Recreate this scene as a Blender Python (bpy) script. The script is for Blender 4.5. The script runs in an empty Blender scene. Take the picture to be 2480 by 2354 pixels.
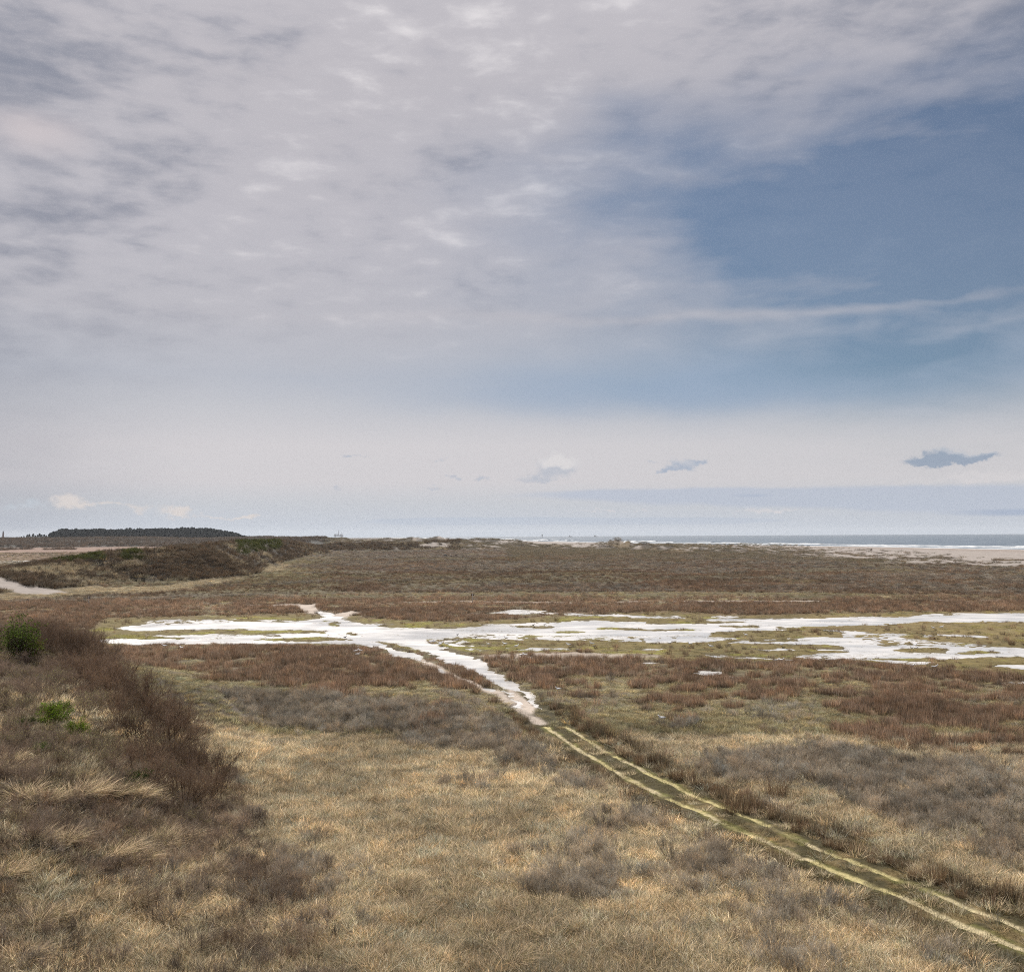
import bpy, math, random
import numpy as np
from mathutils import Matrix, Vector
R = math.radians
random.seed(5)
rng = np.random.default_rng(11)
scene = bpy.context.scene
COL = scene.collection

# ------------------------------------------------------------------ camera
EYE = 15.0            # eye height above the flats, standing on a high dune
FPX, CX, CY = 2500.0, 1240.0, 1177.0
PITCH, ROLL = math.atan(120.0/FPX), -0.0052
cam_d = bpy.data.cameras.new('camera')
cam = bpy.data.objects.new('camera', cam_d); COL.objects.link(cam)
cam_d.sensor_fit = 'HORIZONTAL'; cam_d.sensor_width = 36.0; cam_d.lens = 36.0*FPX/2480.0
cam_d.clip_start = 0.2; cam_d.clip_end = 60000
CAMR = Matrix.Rotation(math.pi/2+PITCH, 3, 'X') @ Matrix.Rotation(ROLL, 3, 'Z')
cam.matrix_world = Matrix.Translation((0, 0, EYE)) @ CAMR.to_4x4()
scene.camera = cam
M3 = np.array(CAMR)

def ray(px, py):
    """world direction (y forward = 1) of a point measured on the photograph"""
    px = np.asarray(px, float); py = np.asarray(py, float)
    d = np.stack([(px-CX)/FPX, -(py-CY)/FPX, -np.ones_like(px)], -1) @ M3.T
    return d/d[..., 1:2]
def on_flat(px, py, z=0.0):
    """point of the flats (level z) that was measured at px, py"""
    d = ray(px, py); t = (z-EYE)/d[..., 2]
    return d[..., 0]*t, d[..., 1]*t
def at_dist(px, py, dist):
    d = ray(px, py)
    return d[..., 0]*dist, d[..., 1]*dist, EYE+d[..., 2]*dist
def to_px(x, y, z=0.0):
    p = np.stack([x, y, np.zeros_like(x)+z-EYE], -1) @ M3
    w = np.maximum(-p[..., 2], 1e-3)
    return CX+FPX*p[..., 0]/w, CY-FPX*p[..., 1]/w
def azel(px, py):
    d = ray(px, py)
    return float(math.atan2(d[0], d[1])), float(math.atan2(d[2], math.hypot(d[0], d[1])))

# ------------------------------------------------------------------ render
scene.render.engine = 'CYCLES'
scene.view_settings.view_transform = 'Standard'
scene.view_settings.look = 'None'
scene.view_settings.exposure = 0.42
scene.view_settings.gamma = 1.0
scene.cycles.max_bounces = 5
scene.cycles.diffuse_bounces = 2
scene.cycles.glossy_bounces = 2
scene.cycles.volume_bounces = 0
scene.cycles.transmission_bounces = 2
scene.cycles.use_denoising = False
scene.cycles.pixel_filter_type = 'BLACKMAN_HARRIS'; scene.cycles.filter_width = 1.05
scene.cycles.use_adaptive_sampling = True
scene.cycles.adaptive_threshold = 0.012

# ------------------------------------------------------------------ node helper
def srgb(r, g, b):
    return tuple((c/255/12.92 if c/255 <= 0.04045 else ((c/255+0.055)/1.055)**2.4) for c in (r, g, b))
class NG:
    def __init__(s, nt): s.nt = nt
    def n(s, t, **kw):
        nd = s.nt.nodes.new(t)
        for k, v in kw.items(): setattr(nd, k, v)
        return nd
    def put(s, sock, v):
        if v is None: return
        if isinstance(v, bpy.types.NodeSocket): s.nt.links.new(v, sock)
        elif isinstance(v, (tuple, list)) and len(v) == 3 and sock.type == 'RGBA': sock.default_value = (*v, 1)
        else: sock.default_value = v
    def m(s, op, a, b=None, c=None, clamp=False):
        nd = s.n('ShaderNodeMath', operation=op, use_clamp=clamp)
        for i, v in enumerate((a, b, c)): s.put(nd.inputs[i], v)
        return nd.outputs[0]
    def v(s, op, a, b=None, c=None):
        nd = s.n('ShaderNodeVectorMath', operation=op)
        for i, v in enumerate((a, b, c)): s.put(nd.inputs[i], v)
        return nd.outputs['Value'] if op in ('DOT_PRODUCT', 'LENGTH') else nd.outputs[0]
    def noise(s, vec, scale, detail=4, rough=0.5, dist=0.0, out='Fac'):
        nd = s.n('ShaderNodeTexNoise'); s.put(nd.inputs['Vector'], vec)
        nd.inputs['Scale'].default_value = scale; nd.inputs['Detail'].default_value = detail
        nd.inputs['Roughness'].default_value = rough; nd.inputs['Distortion'].default_value = dist
        return nd.outputs[out]
    def mix(s, f, a, b, blend='MIX'):
        nd = s.n('ShaderNodeMix', data_type='RGBA', blend_type=blend)
        s.put(nd.inputs[0], f); s.put(nd.inputs[6], a); s.put(nd.inputs[7], b)
        return nd.outputs[2]
    def ss(s, x, a, b, lo=0.0, hi=1.0):
        nd = s.n('ShaderNodeMapRange', interpolation_type='SMOOTHSTEP')
        s.put(nd.inputs[0], x)
        for i, v in enumerate((a, b, lo, hi)): nd.inputs[i+1].default_value = v
        return nd.outputs[0]
    def ramp(s, x, stops):
        nd = s.n('ShaderNodeValToRGB'); s.put(nd.inputs[0], x); e = nd.color_ramp.elements
        while len(e) < len(stops): e.new(0.5)
        for i, (p, c) in enumerate(sorted(stops)): e[i].position = p; e[i].color = (*c, 1)
        return nd.outputs[0]

# ------------------------------------------------------------------ sky + sun
SUN_EL, SUN_AZ = R(46), R(-24)      # azimuth measured from +Y towards +X
world = bpy.data.worlds.new('World'); scene.world = world; world.use_nodes = True
wt = world.node_tree; wt.nodes.clear(); g = NG(wt)
sky = g.n('ShaderNodeTexSky', sky_type='NISHITA'); sky.sun_disc = False
sky.sun_elevation = SUN_EL; sky.sun_rotation = SUN_AZ
sky.air_density = 1.0; sky.dust_density = 0.6; sky.ozone_density = 2.0
tc = g.n('ShaderNodeTexCoord').outputs['Generated']
sx = g.n('ShaderNodeSeparateXYZ'); g.put(sx.inputs[0], tc)
X, Y, Z = sx.outputs
az = g.m('ARCTAN2', X, Y)
el = g.m('ARCSINE', Z)
# slow warp of the angular position so that no drawn edge is straight
cmb = g.n('ShaderNodeCombineXYZ'); g.put(cmb.inputs[0], az); g.put(cmb.inputs[1], g.m('MULTIPLY', el, 2.2))
pos0 = cmb.outputs[0]
wn = g.noise(pos0, 5.0, 4, 0.55, out='Color')
wv = g.v('MULTIPLY', g.v('SUBTRACT', wn, (0.5, 0.5, 0.5)), (0.10, 0.035, 0))
cmb2 = g.n('ShaderNodeCombineXYZ'); g.put(cmb2.inputs[0], az); g.put(cmb2.inputs[1], el)
posA = cmb2.outputs[0]
hiw = g.ss(el, 0.04, 0.16)
sc_ = g.n('ShaderNodeVectorMath', operation='SCALE'); g.put(sc_.inputs[0], wv); g.put(sc_.inputs['Scale'], g.m('MULTIPLY_ADD', hiw, 0.85, 0.15))
posW = g.v('ADD', posA, sc_.outputs[0])
def blob(px, py, rx, ry, p=None):
    a, e = azel(px, py); ia, ie = FPX/rx, FPX/ry
    q = g.v('MULTIPLY_ADD', p or posW, (ia, ie, 0), (-a*ia, -e*ie, 0))
    return g.m('POWER', 0.3679, g.v('DOT_PRODUCT', q, q))
def blobs(lst, p=None):
    acc = None
    for (px, py, rx, ry, w) in lst:
        b = blob(px, py, rx, ry, p)
        acc = g.m('MULTIPLY', b, w) if acc is None else g.m('MULTIPLY_ADD', b, w, acc)
    return acc
# cloud layer seen in perspective: direction projected on a plane overhead
den = g.m('ADD', g.m('MAXIMUM', Z, 0.0), 0.16)
lay = g.n('ShaderNodeCombineXYZ'); g.put(lay.inputs[0], g.m('DIVIDE', X, den)); g.put(lay.inputs[1], g.m('MULTIPLY', g.m('DIVIDE', Y, den), 1.0))
L = lay.outputs[0]
nA = g.noise(L, 1.5, 6, 0.5, 0.5)
nB = g.noise(L, 4.6, 5, 0.5, 0.45)
nC = g.noise(g.v('MULTIPLY', posA, (1.0, 3.2, 1.0)), 7.5, 5, 0.5, 0.35)
# blue opening
opn = blobs([(2420, 450, 480, 250, .85), (1950, 470, 460, 190, .50), (2600, 760, 800, 260, .38), (1560, 330, 200, 70, .30),
             (1480, 500, 330, 120, .26), (2250, 830, 650, 130, .24), (1750, 740, 650, 190, .20), (2600, 230, 330, 130, .45),
             (1500, 240, 130, 30, .20), (1550, 430, 430, 190, .14), (1990, 165, 90, 10, .15)])
opn = g.m('MULTIPLY', opn, g.ss(g.m('ADD', g.m('MULTIPLY', nB, .45), g.m('MULTIPLY', nC, .55)), .72, .30, 0.60, 1.22))
wisp = blobs([(1900, 752, 650, 13, .25), (2100, 735, 260, 12, .20), (2150, 320, 80, 18, .12), (2330, 300, 220, 40, .14), (1800, 430, 260, 26, .14), (2390, 780, 150, 10, .12),
              (1560, 600, 160, 50, .2)])
cover = g.m('SUBTRACT', 1.0, g.m('SUBTRACT', opn, wisp), None, True)
cover = g.m('MAXIMUM', cover, 0.16)
# cloud colour: by elevation, then texture
elp = g.m('MULTIPLY', el, FPX/1300.0)        # 0 at the horizon, 1 at the top of the view
base = g.ramp(elp, [(0.0, srgb(189, 198, 210)), (0.025, srgb(192, 198, 208)), (0.06, srgb(197, 200, 206)), (0.10, srgb(208, 205, 208)), (0.165, srgb(209, 206, 209)), (0.235, srgb(196, 197, 203)),
                    (0.29, srgb(186, 189, 198)), (0.40, srgb(188, 187, 194)), (0.55, srgb(190, 188, 195)), (0.8, srgb(190, 187, 193)), (1.0, srgb(194, 191, 197))])
tex = g.m('ADD', g.m('MULTIPLY', nA, .6), g.m('MULTIPLY', nB, .4))
tex = g.m('ADD', g.m('MULTIPLY', tex, .55), g.m('MULTIPLY', nC, .45))
amp = g.ss(elp, .22, .50, 0.10, 1.0)
lum = g.m('MULTIPLY', g.m('SUBTRACT', tex, .5), amp)
lb = blobs([(880, 190, 150, 90, .16), (900, 60, 260, 80, .10), (1250, 100, 260, 120, .12), (90, 325, 110, 45, .12), (200, 25, 100, 60, .14), (650, 490, 110, 50, .06),
            (300, 140, 110, 34, -.20), (690, 80, 150, 55, -.17), (460, 440, 190, 55, -.15), (40, 20, 80, 30, -.12), (980, 150, 50, 60, -.10), (200, 210, 160, 50, -.08), (250, 560, 160, 30, -.08),
            (1500, 300, 400, 60, -.08), (1150, 420, 60, 20, -.14), (560, 800, 230, 30, -.06), (1960, 40, 420, 60, -.14)])
nD = g.noise(g.v('MULTIPLY', posA, (1.0, 3.0, 1.0)), 22.0, 5, 0.55, 0.2)
lum = g.m('ADD', lum, g.m('MULTIPLY', g.m('MULTIPLY', g.m('SUBTRACT', nD, .5), amp), .50))
lum = g.m('ADD', g.m('MULTIPLY', lum, 1.12), g.m('MULTIPLY', lb, .6))
edge = g.m('ADD', g.m('MULTIPLY', g.ss(az, -.50, -.22, 1, 0), .17), g.m('MULTIPLY', g.ss(az, .24, .50), g.ss(elp, .3, .8, 0.0, .22)))
edge = g.m('ADD', edge, g.m('MULTIPLY', g.m('MULTIPLY', g.ss(az, -.42, .05, 1, 0), g.ss(elp, .35, .85)), .05))
lum = g.m('SUBTRACT', lum, edge)
dark = srgb(140, 144, 158); lite = srgb(232, 228, 230)
cl = g.mix(g.ss(lum, 0.0, -.42), base, dark)
cl = g.mix(g.ss(lum, 0.0, .36), cl, lite)
cl = g.mix(g.ss(blobs([(80, 320, 140, 60, 1.0)]), .2, 1.6), cl, srgb(208, 198, 200))
cl = g.mix(g.ss(g.m('ADD', blobs([(2050, 900, 900, 100, .9), (1500, 950, 700, 60, .45)]), g.m('MULTIPLY', g.m('SUBTRACT', nC, .5), .5)), .0, 1.3), cl, srgb(158, 174, 196))
# low stratus and small cumulus near the horizon
nS = g.noise(g.v('MULTIPLY', posA, (1.0, 3.5, 1.0)), 16.0, 6, 0.6, 0.3)
nF = g.noise(g.v('MULTIPLY', posA, (1.0, 1.5, 1.0)), 120.0, 6, 0.66, 0.3)
pk = g.m('MULTIPLY', g.m('SUBTRACT', nS, .5), .55)
wC = g.noise(g.v('MULTIPLY', posA, (1.0, 1.3, 1.0)), 42.0, 5, 0.65, out='Color')
posC = g.v('ADD', posA, g.v('MULTIPLY', g.v('SUBTRACT', wC, (0.5, 0.5, 0.5)), (0.030, 0.022, 0)))
def cum(cl, lst, col, soft=.55, k=1.5):
    f = g.m('ADD', blobs(lst, posC), g.m('MULTIPLY', g.m('SUBTRACT', nF, .5), k))
    return g.mix(g.ss(f, .28, .28+max(soft, .75)), cl, col)
st = g.m('ADD', blobs([(1900, 1205, 520, 26, .8), (2440, 1215, 420, 36, .75), (1500, 1195, 420, 16, .5)], posA), pk)
cl = g.mix(g.ss(st, .35, .75, 0, .75), cl, srgb(181, 190, 207))
st = g.m('ADD', blobs([(1150, 1262, 420, 14, .8), (1700, 1262, 300, 12, .7)], posA), pk)
cl = g.mix(g.ss(st, .45, .62, 0, .8), cl, srgb(183, 192, 206))
st = g.m('ADD', blobs([(2480, 1240, 220, 12, .9), (1830, 1200, 110, 8, .6)], posA), pk)
cl = g.mix(g.ss(st, .4, .9, 0, .8), cl, srgb(158, 172, 196))
cl = cum(cl, [(1860, 1237, 90, 8, .75), (2420, 1150, 110, 13, .8), (2250, 1165, 160, 9, .6), (1450, 1240, 160, 4, .6)], srgb(214, 210, 212), .35)
cl = cum(cl, [(167, 1216, 40, 21, 1.05), (270, 1222, 70, 7, .8), (340, 1236, 22, 14, .6), (425, 1241, 44, 13, 1.0), (600, 1251, 34, 7, .9), (520, 1252, 60, 4, .6)], srgb(215, 208, 205), .22)
cl = cum(cl, [(60, 1222, 70, 12, .75), (380, 1262, 300, 8, .5)], srgb(188, 195, 204), .3)
cl = cum(cl, [(1345, 1128, 50, 30, 1.1), (1290, 1158, 50, 9, .8)], srgb(186, 190, 200), .3, .9)
cl = cum(cl, [(1348, 1116, 48, 20, 1.25)], srgb(218, 215, 216), .6, .9)
cl = cum(cl, [(1650, 1132, 42, 11, 1.0), (1690, 1118, 26, 9, .9), (1610, 1142, 26, 5, .8), (1570, 1120, 20, 5, .65)], srgb(172, 181, 197), .2)
cl = cum(cl, [(2305, 1103, 66, 16, 1.0), (2395, 1100, 30, 8, .9), (1655, 1124, 44, 10, .9)], srgb(190, 194, 204), .5)
cl = cum(cl, [(2295, 1112, 68, 17, 1.1), (2245, 1122, 50, 8, .8), (2390, 1105, 34, 9, .95), (2340, 1110, 60, 7, .7)], srgb(156, 167, 185), .2)
cl = cum(cl, [(2305, 1098, 46, 8, .75), (1662, 1119, 30, 6, .7), (2385, 1099, 20, 5, .6)], srgb(198, 200, 208), .9)
cl = cum(cl, [(858, 1106, 40, 3, .8), (1100, 1150, 26, 6, .8), (1167, 1157, 24, 7, .85), (1050, 1180, 28, 4, .7), (815, 1182, 16, 5, .7), (1060, 1115, 26, 6, .6), (1075, 1105, 16, 4, .6)], srgb(182, 188, 200), .3)
bgs = g.n('ShaderNodeBackground'); g.put(bgs.inputs[0], g.mix(1.0, sky.outputs[0], (0.50, 0.60, 0.67), 'MULTIPLY')); bgs.inputs[1].default_value = 0.055
bgc = g.n('ShaderNodeBackground'); g.put(bgc.inputs[0], cl); bgc.inputs[1].default_value = 0.75
ms = g.n('ShaderNodeMixShader'); g.put(ms.inputs[0], cover)
wt.links.new(bgs.outputs[0], ms.inputs[1]); wt.links.new(bgc.outputs[0], ms.inputs[2])
wo = g.n('ShaderNodeOutputWorld'); wt.links.new(ms.outputs[0], wo.inputs[0])
world.cycles.sampling_method = 'MANUAL'; world.cycles.sample_map_resolution = 512

sd = bpy.data.lights.new('sun', 'SUN'); sd.energy = 4.8; sd.angle = R(3); sd.color = (1.0, 0.95, 0.87)
so = bpy.data.objects.new('sun', sd); COL.objects.link(so)
sv = Vector((math.sin(SUN_AZ)*math.cos(SUN_EL), math.cos(SUN_AZ)*math.cos(SUN_EL), math.sin(SUN_EL)))
so.rotation_euler = sv.to_track_quat('Z', 'Y').to_euler(); so.location = (0, 0, 60)

# ------------------------------------------------------------------ numpy noise
def _hash(ix, iy, seed):
    h = (ix.astype(np.int64)*374761393 + iy.astype(np.int64)*668265263 + seed*1442695041) & 0xffffffff
    h = ((h ^ (h >> 13))*1274126177) & 0xffffffff
    return ((h ^ (h >> 16)) & 0xffff)/65535.0
def vnoise(x, y, seed=0):
    ix, iy = np.floor(x), np.floor(y); fx, fy = x-ix, y-iy
    fx = fx*fx*(3-2*fx); fy = fy*fy*(3-2*fy)
    a, b, c, d = _hash(ix, iy, seed), _hash(ix+1, iy, seed), _hash(ix, iy+1, seed), _hash(ix+1, iy+1, seed)
    return (a*(1-fx)+b*fx)*(1-fy)+(c*(1-fx)+d*fx)*fy
def fbm(x, y, size, octv=4, seed=0, gain=0.5):
    """about -1..1, feature size in metres"""
    x = x/size; y = y/size; out = 0; a = 1; s = 0
    for o in range(octv):
        out = out+a*(vnoise(x+o*17.3, y-o*9.1, seed+o)*2-1); s += a; a *= gain
        x, y = (x*0.8-y*0.6)*2.03, (x*0.6+y*0.8)*2.03
    return out/s*1.5
def sstep(a, b, x):
    t = np.clip((x-a)/(b-a), 0, 1); return t*t*(3-2*t)

# ------------------------------------------------------------------ layout of the flats, surveyed on the level plane
DX0, DX1, DY0, DY1 = -300, 2800, 1440, 1760        # extent of the wet-ground survey
wet = np.zeros((DY1-DY0, DX1-DX0)); turf = np.zeros_like(wet); mud = np.zeros_like(wet)
gxx, gyy = np.meshgrid(np.arange(DX0, DX1)+.5, np.arange(DY0, DY1)+.5)
def inside(poly, X_, Y_):
    c = np.zeros(X_.shape, bool); n = len(poly)
    for i in range(n):
        (x0, y0), (x1, y1) = poly[i], poly[(i+1) % n]
        if y0 == y1: continue
        m = ((y0 > Y_) != (y1 > Y_)) & (X_ < (x1-x0)*(Y_-y0)/(y1-y0)+x0)
        c ^= m
    return c
def fill(arr, poly, val):
    arr[inside(poly, gxx, gyy)] = val
def lens_poly(x0, x1, y, h, tilt=0.0, n=16):
    t = np.linspace(0, math.pi, n); xm, hw = (x0+x1)/2, (x1-x0)/2
    top = [(xm-hw*math.cos(a), y-h/2*math.sin(a)**.7-tilt*math.cos(a)) for a in t]
    bot = [(xm+hw*math.cos(a), y+h/2*math.sin(a)**.7+tilt*math.cos(a)) for a in t]
    return top+bot
def W(poly, v=1.0): fill(wet, poly, v)
def T(poly, v=0.0): fill(wet, poly, v); fill(turf, poly, 1.0)
# green turf around the pools
fill(turf, [(255, 1500), (740, 1488), (1000, 1508), (1160, 1508), (1330, 1496), (1600, 1484), (1800, 1492), (2480, 1482), (2800, 1480), (2800, 1640), (2480, 1640), (2300, 1622), (2050, 1602),
            (1850, 1608), (1560, 1600), (1420, 1580), (1180, 1588), (1100, 1574), (1000, 1545), (900, 1572), (620, 1560), (180, 1562)], 1.0)
# pools right of the channel
W([(940, 1521), (1071, 1522), (1162, 1518), (1254, 1510), (1345, 1508), (1405, 1504), (1550, 1505), (1633, 1505), (1732, 1498), (1828, 1498), (2000, 1495), (2170, 1494), (2243, 1488), (2480, 1486),
   (2800, 1484), (2800, 1502), (2480, 1504), (2243, 1507), (2146, 1512), (2000, 1517), (1850, 1520), (1905, 1526), (1760, 1532), (1700, 1536), (1560, 1545), (1400, 1541), (1132, 1541), (1015, 1551)], 1.0)
W([(1132, 1537), (1400, 1538), (1560, 1541), (1700, 1537), (1790, 1547), (1700, 1556), (1600, 1556), (1450, 1551), (1300, 1549), (1180, 1548), (1080, 1547)], .56)
W([(1540, 1540), (1700, 1540), (1790, 1548), (1700, 1556), (1560, 1556)], .8)
W([(1020, 1548), (1080, 1545), (1140, 1555), (1110, 1566), (1060, 1556)], .5)
T(lens_poly(1250, 1350, 1518, 5)); T(lens_poly(1330, 1410, 1531, 4)); T(lens_poly(1430, 1560, 1523, 7)); T(lens_poly(1540, 1700, 1526, 5)); T(lens_poly(1735, 1850, 1528-12, 5))
T([(1550, 1503), (1640, 1499), (1732, 1503), (1810, 1506), (1700, 1511), (1560, 1511)])
W([(1480, 1488), (1550, 1492), (1640, 1490), (1664, 1494), (1640, 1497), (1550, 1496)], .8); W(lens_poly(1730, 1800, 1494, 4), .9)
# large green island and the second pool
T([(1690, 1541), (1760, 1534), (1850, 1528), (2048, 1528), (2060, 1543), (1900, 1548), (1780, 1548)])
W([(2000, 1526), (2060, 1528), (2146, 1534), (2219, 1538), (2190, 1541), (2085, 1540), (2048, 1541), (2030, 1532)], .62)
W([(1765, 1559), (1790, 1550), (1900, 1549), (1990, 1543), (2085, 1543), (2170, 1541), (2194, 1550), (2243, 1555), (2320, 1560), (2389, 1566), (2480, 1570), (2800, 1572), (2800, 1592), (2480, 1591), (2328, 1596),
   (2219, 1593), (2104, 1593), (2000, 1594), (1930, 1592), (2000, 1576), (1900, 1562)], 1.0)
W([(2090, 1545), (2170, 1541), (2250, 1552), (2400, 1562), (2400, 1571), (2250, 1564), (2120, 1560)], .55)
W([(2219, 1534), (2243, 1538), (2376, 1538), (2390, 1544), (2260, 1543)], .6)
T(lens_poly(1815, 1930, 1552, 5)); T(lens_poly(1890, 2048, 1566, 6)); T(lens_poly(2158, 2290, 1574, 13)); T(lens_poly(2133, 2192, 1560, 4)); T(lens_poly(2000, 2060, 1579, 6)); T(lens_poly(2332, 2425, 1581, 6)); T(lens_poly(1940, 2050, 1568, 6))
T([(1676, 1561), (1800, 1558), (1950, 1570), (2050, 1580), (1930, 1588), (1740, 1582), (1640, 1575)])
W([(1810, 1572), (1900, 1574), (1960, 1576), (1860, 1578)], .7)
W([(1694, 1582), (1730, 1584), (1800, 1590), (1917, 1597), (1960, 1602), (1850, 1599), (1740, 1592)], .62)
W([(1920, 1588), (2000, 1586), (2100, 1590), (2150, 1600), (2050, 1600), (1960, 1596)], .55)
W([(2104, 1597), (2180, 1599), (2262, 1605), (2240, 1610), (2170, 1609), (2110, 1602)], .9); W([(2255, 1592), (2290, 1594), (2290, 1600), (2262, 1598)], .8)
W([(2128, 1618), (2156, 1620), (2156, 1623), (2128, 1622)], 1.0); W([(2393, 1616), (2420, 1611), (2480, 1612), (2700, 1612), (2700, 1624), (2480, 1622), (2430, 1619)], .9)
W([(2420, 1655), (2450, 1650), (2560, 1652), (2560, 1662), (2440, 1662)], .5)
W([(1682, 1631), (1700, 1626), (1735, 1624), (1752, 1628), (1735, 1634), (1715, 1637), (1703, 1642), (1690, 1638)], .95); W([(1745, 1633), (1790, 1636), (1833, 1645), (1830, 1650), (1785, 1645), (1750, 1638)], .55)
W([(1545, 1603), (1590, 1601), (1628, 1608), (1560, 1611)], .5); W([(1195, 1567), (1260, 1571), (1330, 1572), (1400, 1570), (1395, 1576), (1260, 1577)], .6); W([(1120, 1569), (1176, 1573), (1176, 1578), (1140, 1575)], .7)
W([(1085, 1562), (1180, 1560), (1260, 1562), (1180, 1567), (1100, 1567)], .45); W([(1525, 1573), (1600, 1573), (1600, 1577), (1520, 1576)], .8); W([(1345, 1674-2), (1354, 1670), (1357, 1677), (1349, 1677)], .7)
# thin pool behind
W([(1093, 1487), (1150, 1483), (1211, 1482), (1216, 1477), (1250, 1474), (1314, 1478), (1340, 1484), (1440, 1487), (1550, 1490), (1560, 1496), (1440, 1493), (1340, 1489), (1211, 1486), (1110, 1489)], .82)
W(lens_poly(1168, 1240, 1514, 5), .8); W(lens_poly(905, 960, 1513, 4), .6)
# pools left of the channel
W([(270, 1525), (300, 1520), (350, 1508), (430, 1502), (520, 1501), (600, 1506), (720, 1503), (760, 1500), (800, 1506), (800, 1530), (740, 1528), (560, 1525), (400, 1527), (330, 1530)], 1.0)
W([(340, 1503), (430, 1498), (560, 1500), (600, 1507), (480, 1512), (350, 1515)], .62); W([(620, 1500), (700, 1500), (730, 1506), (640, 1508)], .55)
W([(350, 1541), (420, 1538), (560, 1534), (760, 1533), (860, 1536), (860, 1550), (760, 1546), (600, 1545), (450, 1546)], .95)
W([(180, 1550), (240, 1549), (400, 1547), (620, 1545), (800, 1548), (920, 1556), (960, 1580), (900, 1566), (800, 1563), (600, 1560), (450, 1560), (330, 1567), (300, 1562), (240, 1556)], .95)
T(lens_poly(420, 760, 1531, 8)); T(lens_poly(630, 840, 1549, 8)); W([(420, 1537), (600, 1535), (760, 1539), (600, 1541)], .6); T(lens_poly(600, 900, 1562, 5), .2)
# channel
W([(770, 1478), (800, 1484), (835, 1497), (880, 1510), (950, 1520), (1015, 1528), (1045, 1543), (1026, 1547), (1041, 1559), (1081, 1569), (1114, 1581), (1162, 1603), (1202, 1625), (1213, 1633), (1254, 1657), (1278, 1671), (1304, 1698),
   (1313, 1713), (1302, 1711), (1284, 1700), (1262, 1690), (1240, 1672), (1222, 1659), (1235, 1690), (1256, 1697), (1274, 1715), (1256, 1714), (1225, 1685), (1211, 1665), (1193, 1651), (1161, 1636), (1127, 1618),
   (1100, 1612), (1069, 1603), (1033, 1588), (1008, 1576), (975, 1564), (945, 1557), (860, 1552), (790, 1530), (752, 1506), (775, 1493)], 1.0)
W([(840, 1548), (915, 1553), (960, 1572), (1016, 1588), (1018, 1608), (958, 1588), (905, 1571), (850, 1558)], 1.0)
T([(782, 1501), (800, 1503), (825, 1518), (815, 1520), (795, 1512)]); T([(846, 1530), (858, 1530), (872, 1538), (858, 1538)])
T([(915, 1553), (950, 1557), (1000, 1567), (1022, 1578), (1010, 1580), (960, 1568)]); T(lens_poly(1000, 1035, 1579, 6))
fill(mud, [(700, 1466), (775, 1464), (765, 1472), (775, 1482), (760, 1490), (735, 1484)], 1); fill(mud, [(800, 1492), (850, 1482), (880, 1486), (835, 1497)], 1); fill(mud, [(560, 1468), (720, 1464), (770, 1466), (740, 1470), (600, 1471)], .7)
fill(mud, [(1000, 1590), (1060, 1612), (1110, 1640), (1180, 1668), (1225, 1682), (1262, 1715), (1290, 1735), (1330, 1760), (1300, 1762), (1255, 1730), (1200, 1690), (1140, 1665), (1060, 1628), (990, 1596)], .8)
fill(mud, [(1224, 1658), (1262, 1690), (1300, 1712), (1290, 1735), (1262, 1716), (1240, 1695)], 1)
W([(1055, 1622), (1070, 1620), (1082, 1632), (1070, 1634)], .8); W([(1150, 1667), (1180, 1664), (1200, 1672), (1192, 1678), (1165, 1673)], .8); W([(1015, 1600), (1050, 1612), (1070, 1625), (1030, 1608)], .5)
W([(1268, 1712), (1280, 1716), (1300, 1745), (1330, 1772), (1316, 1772), (1296, 1757), (1280, 1738)], .85); W([(1308, 1708), (1315, 1712), (1336, 1742), (1360, 1758), (1388, 1777), (1376, 1778), (1352, 1764), (1326, 1738)], .8); W([(1325, 1776), (1340, 1782), (1336, 1784)], .7)
fill(mud, lens_poly(1160, 1600, 1592, 18), .5)
# far pond on the left, behind the dune
def blur(a, rx, ry):
    for ax, r in ((1, rx), (0, ry)):
        c = np.cumsum(np.concatenate([np.repeat(np.take(a, [0], ax), r+1, ax), a, np.repeat(np.take(a, [-1], ax), r, ax)], ax), ax)
        n = a.shape[ax]
        a = (np.take(c, range(2*r+1, 2*r+1+n), ax)-np.take(c, range(0, n), ax))/(2*r+1)
    return a
wet = blur(wet, 6, 1); turf = blur(turf, 10, 3); mud = blur(mud, 5, 2)
def survey(arr, u, v):
    x = np.clip(u-DX0-.5, 0, arr.shape[1]-1.001); y = np.clip(v-DY0-.5, 0, arr.shape[0]-1.001)
    ix, iy = x.astype(int), y.astype(int); fx, fy = x-ix, y-iy
    o = (arr[iy, ix]*(1-fx)+arr[iy, ix+1]*fx)*(1-fy)+(arr[iy+1, ix]*(1-fx)+arr[iy+1, ix+1]*fx)*fy
    return np.where((u > DX0) & (u < DX1) & (v > DY0) & (v < DY1), o, 0)

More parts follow.
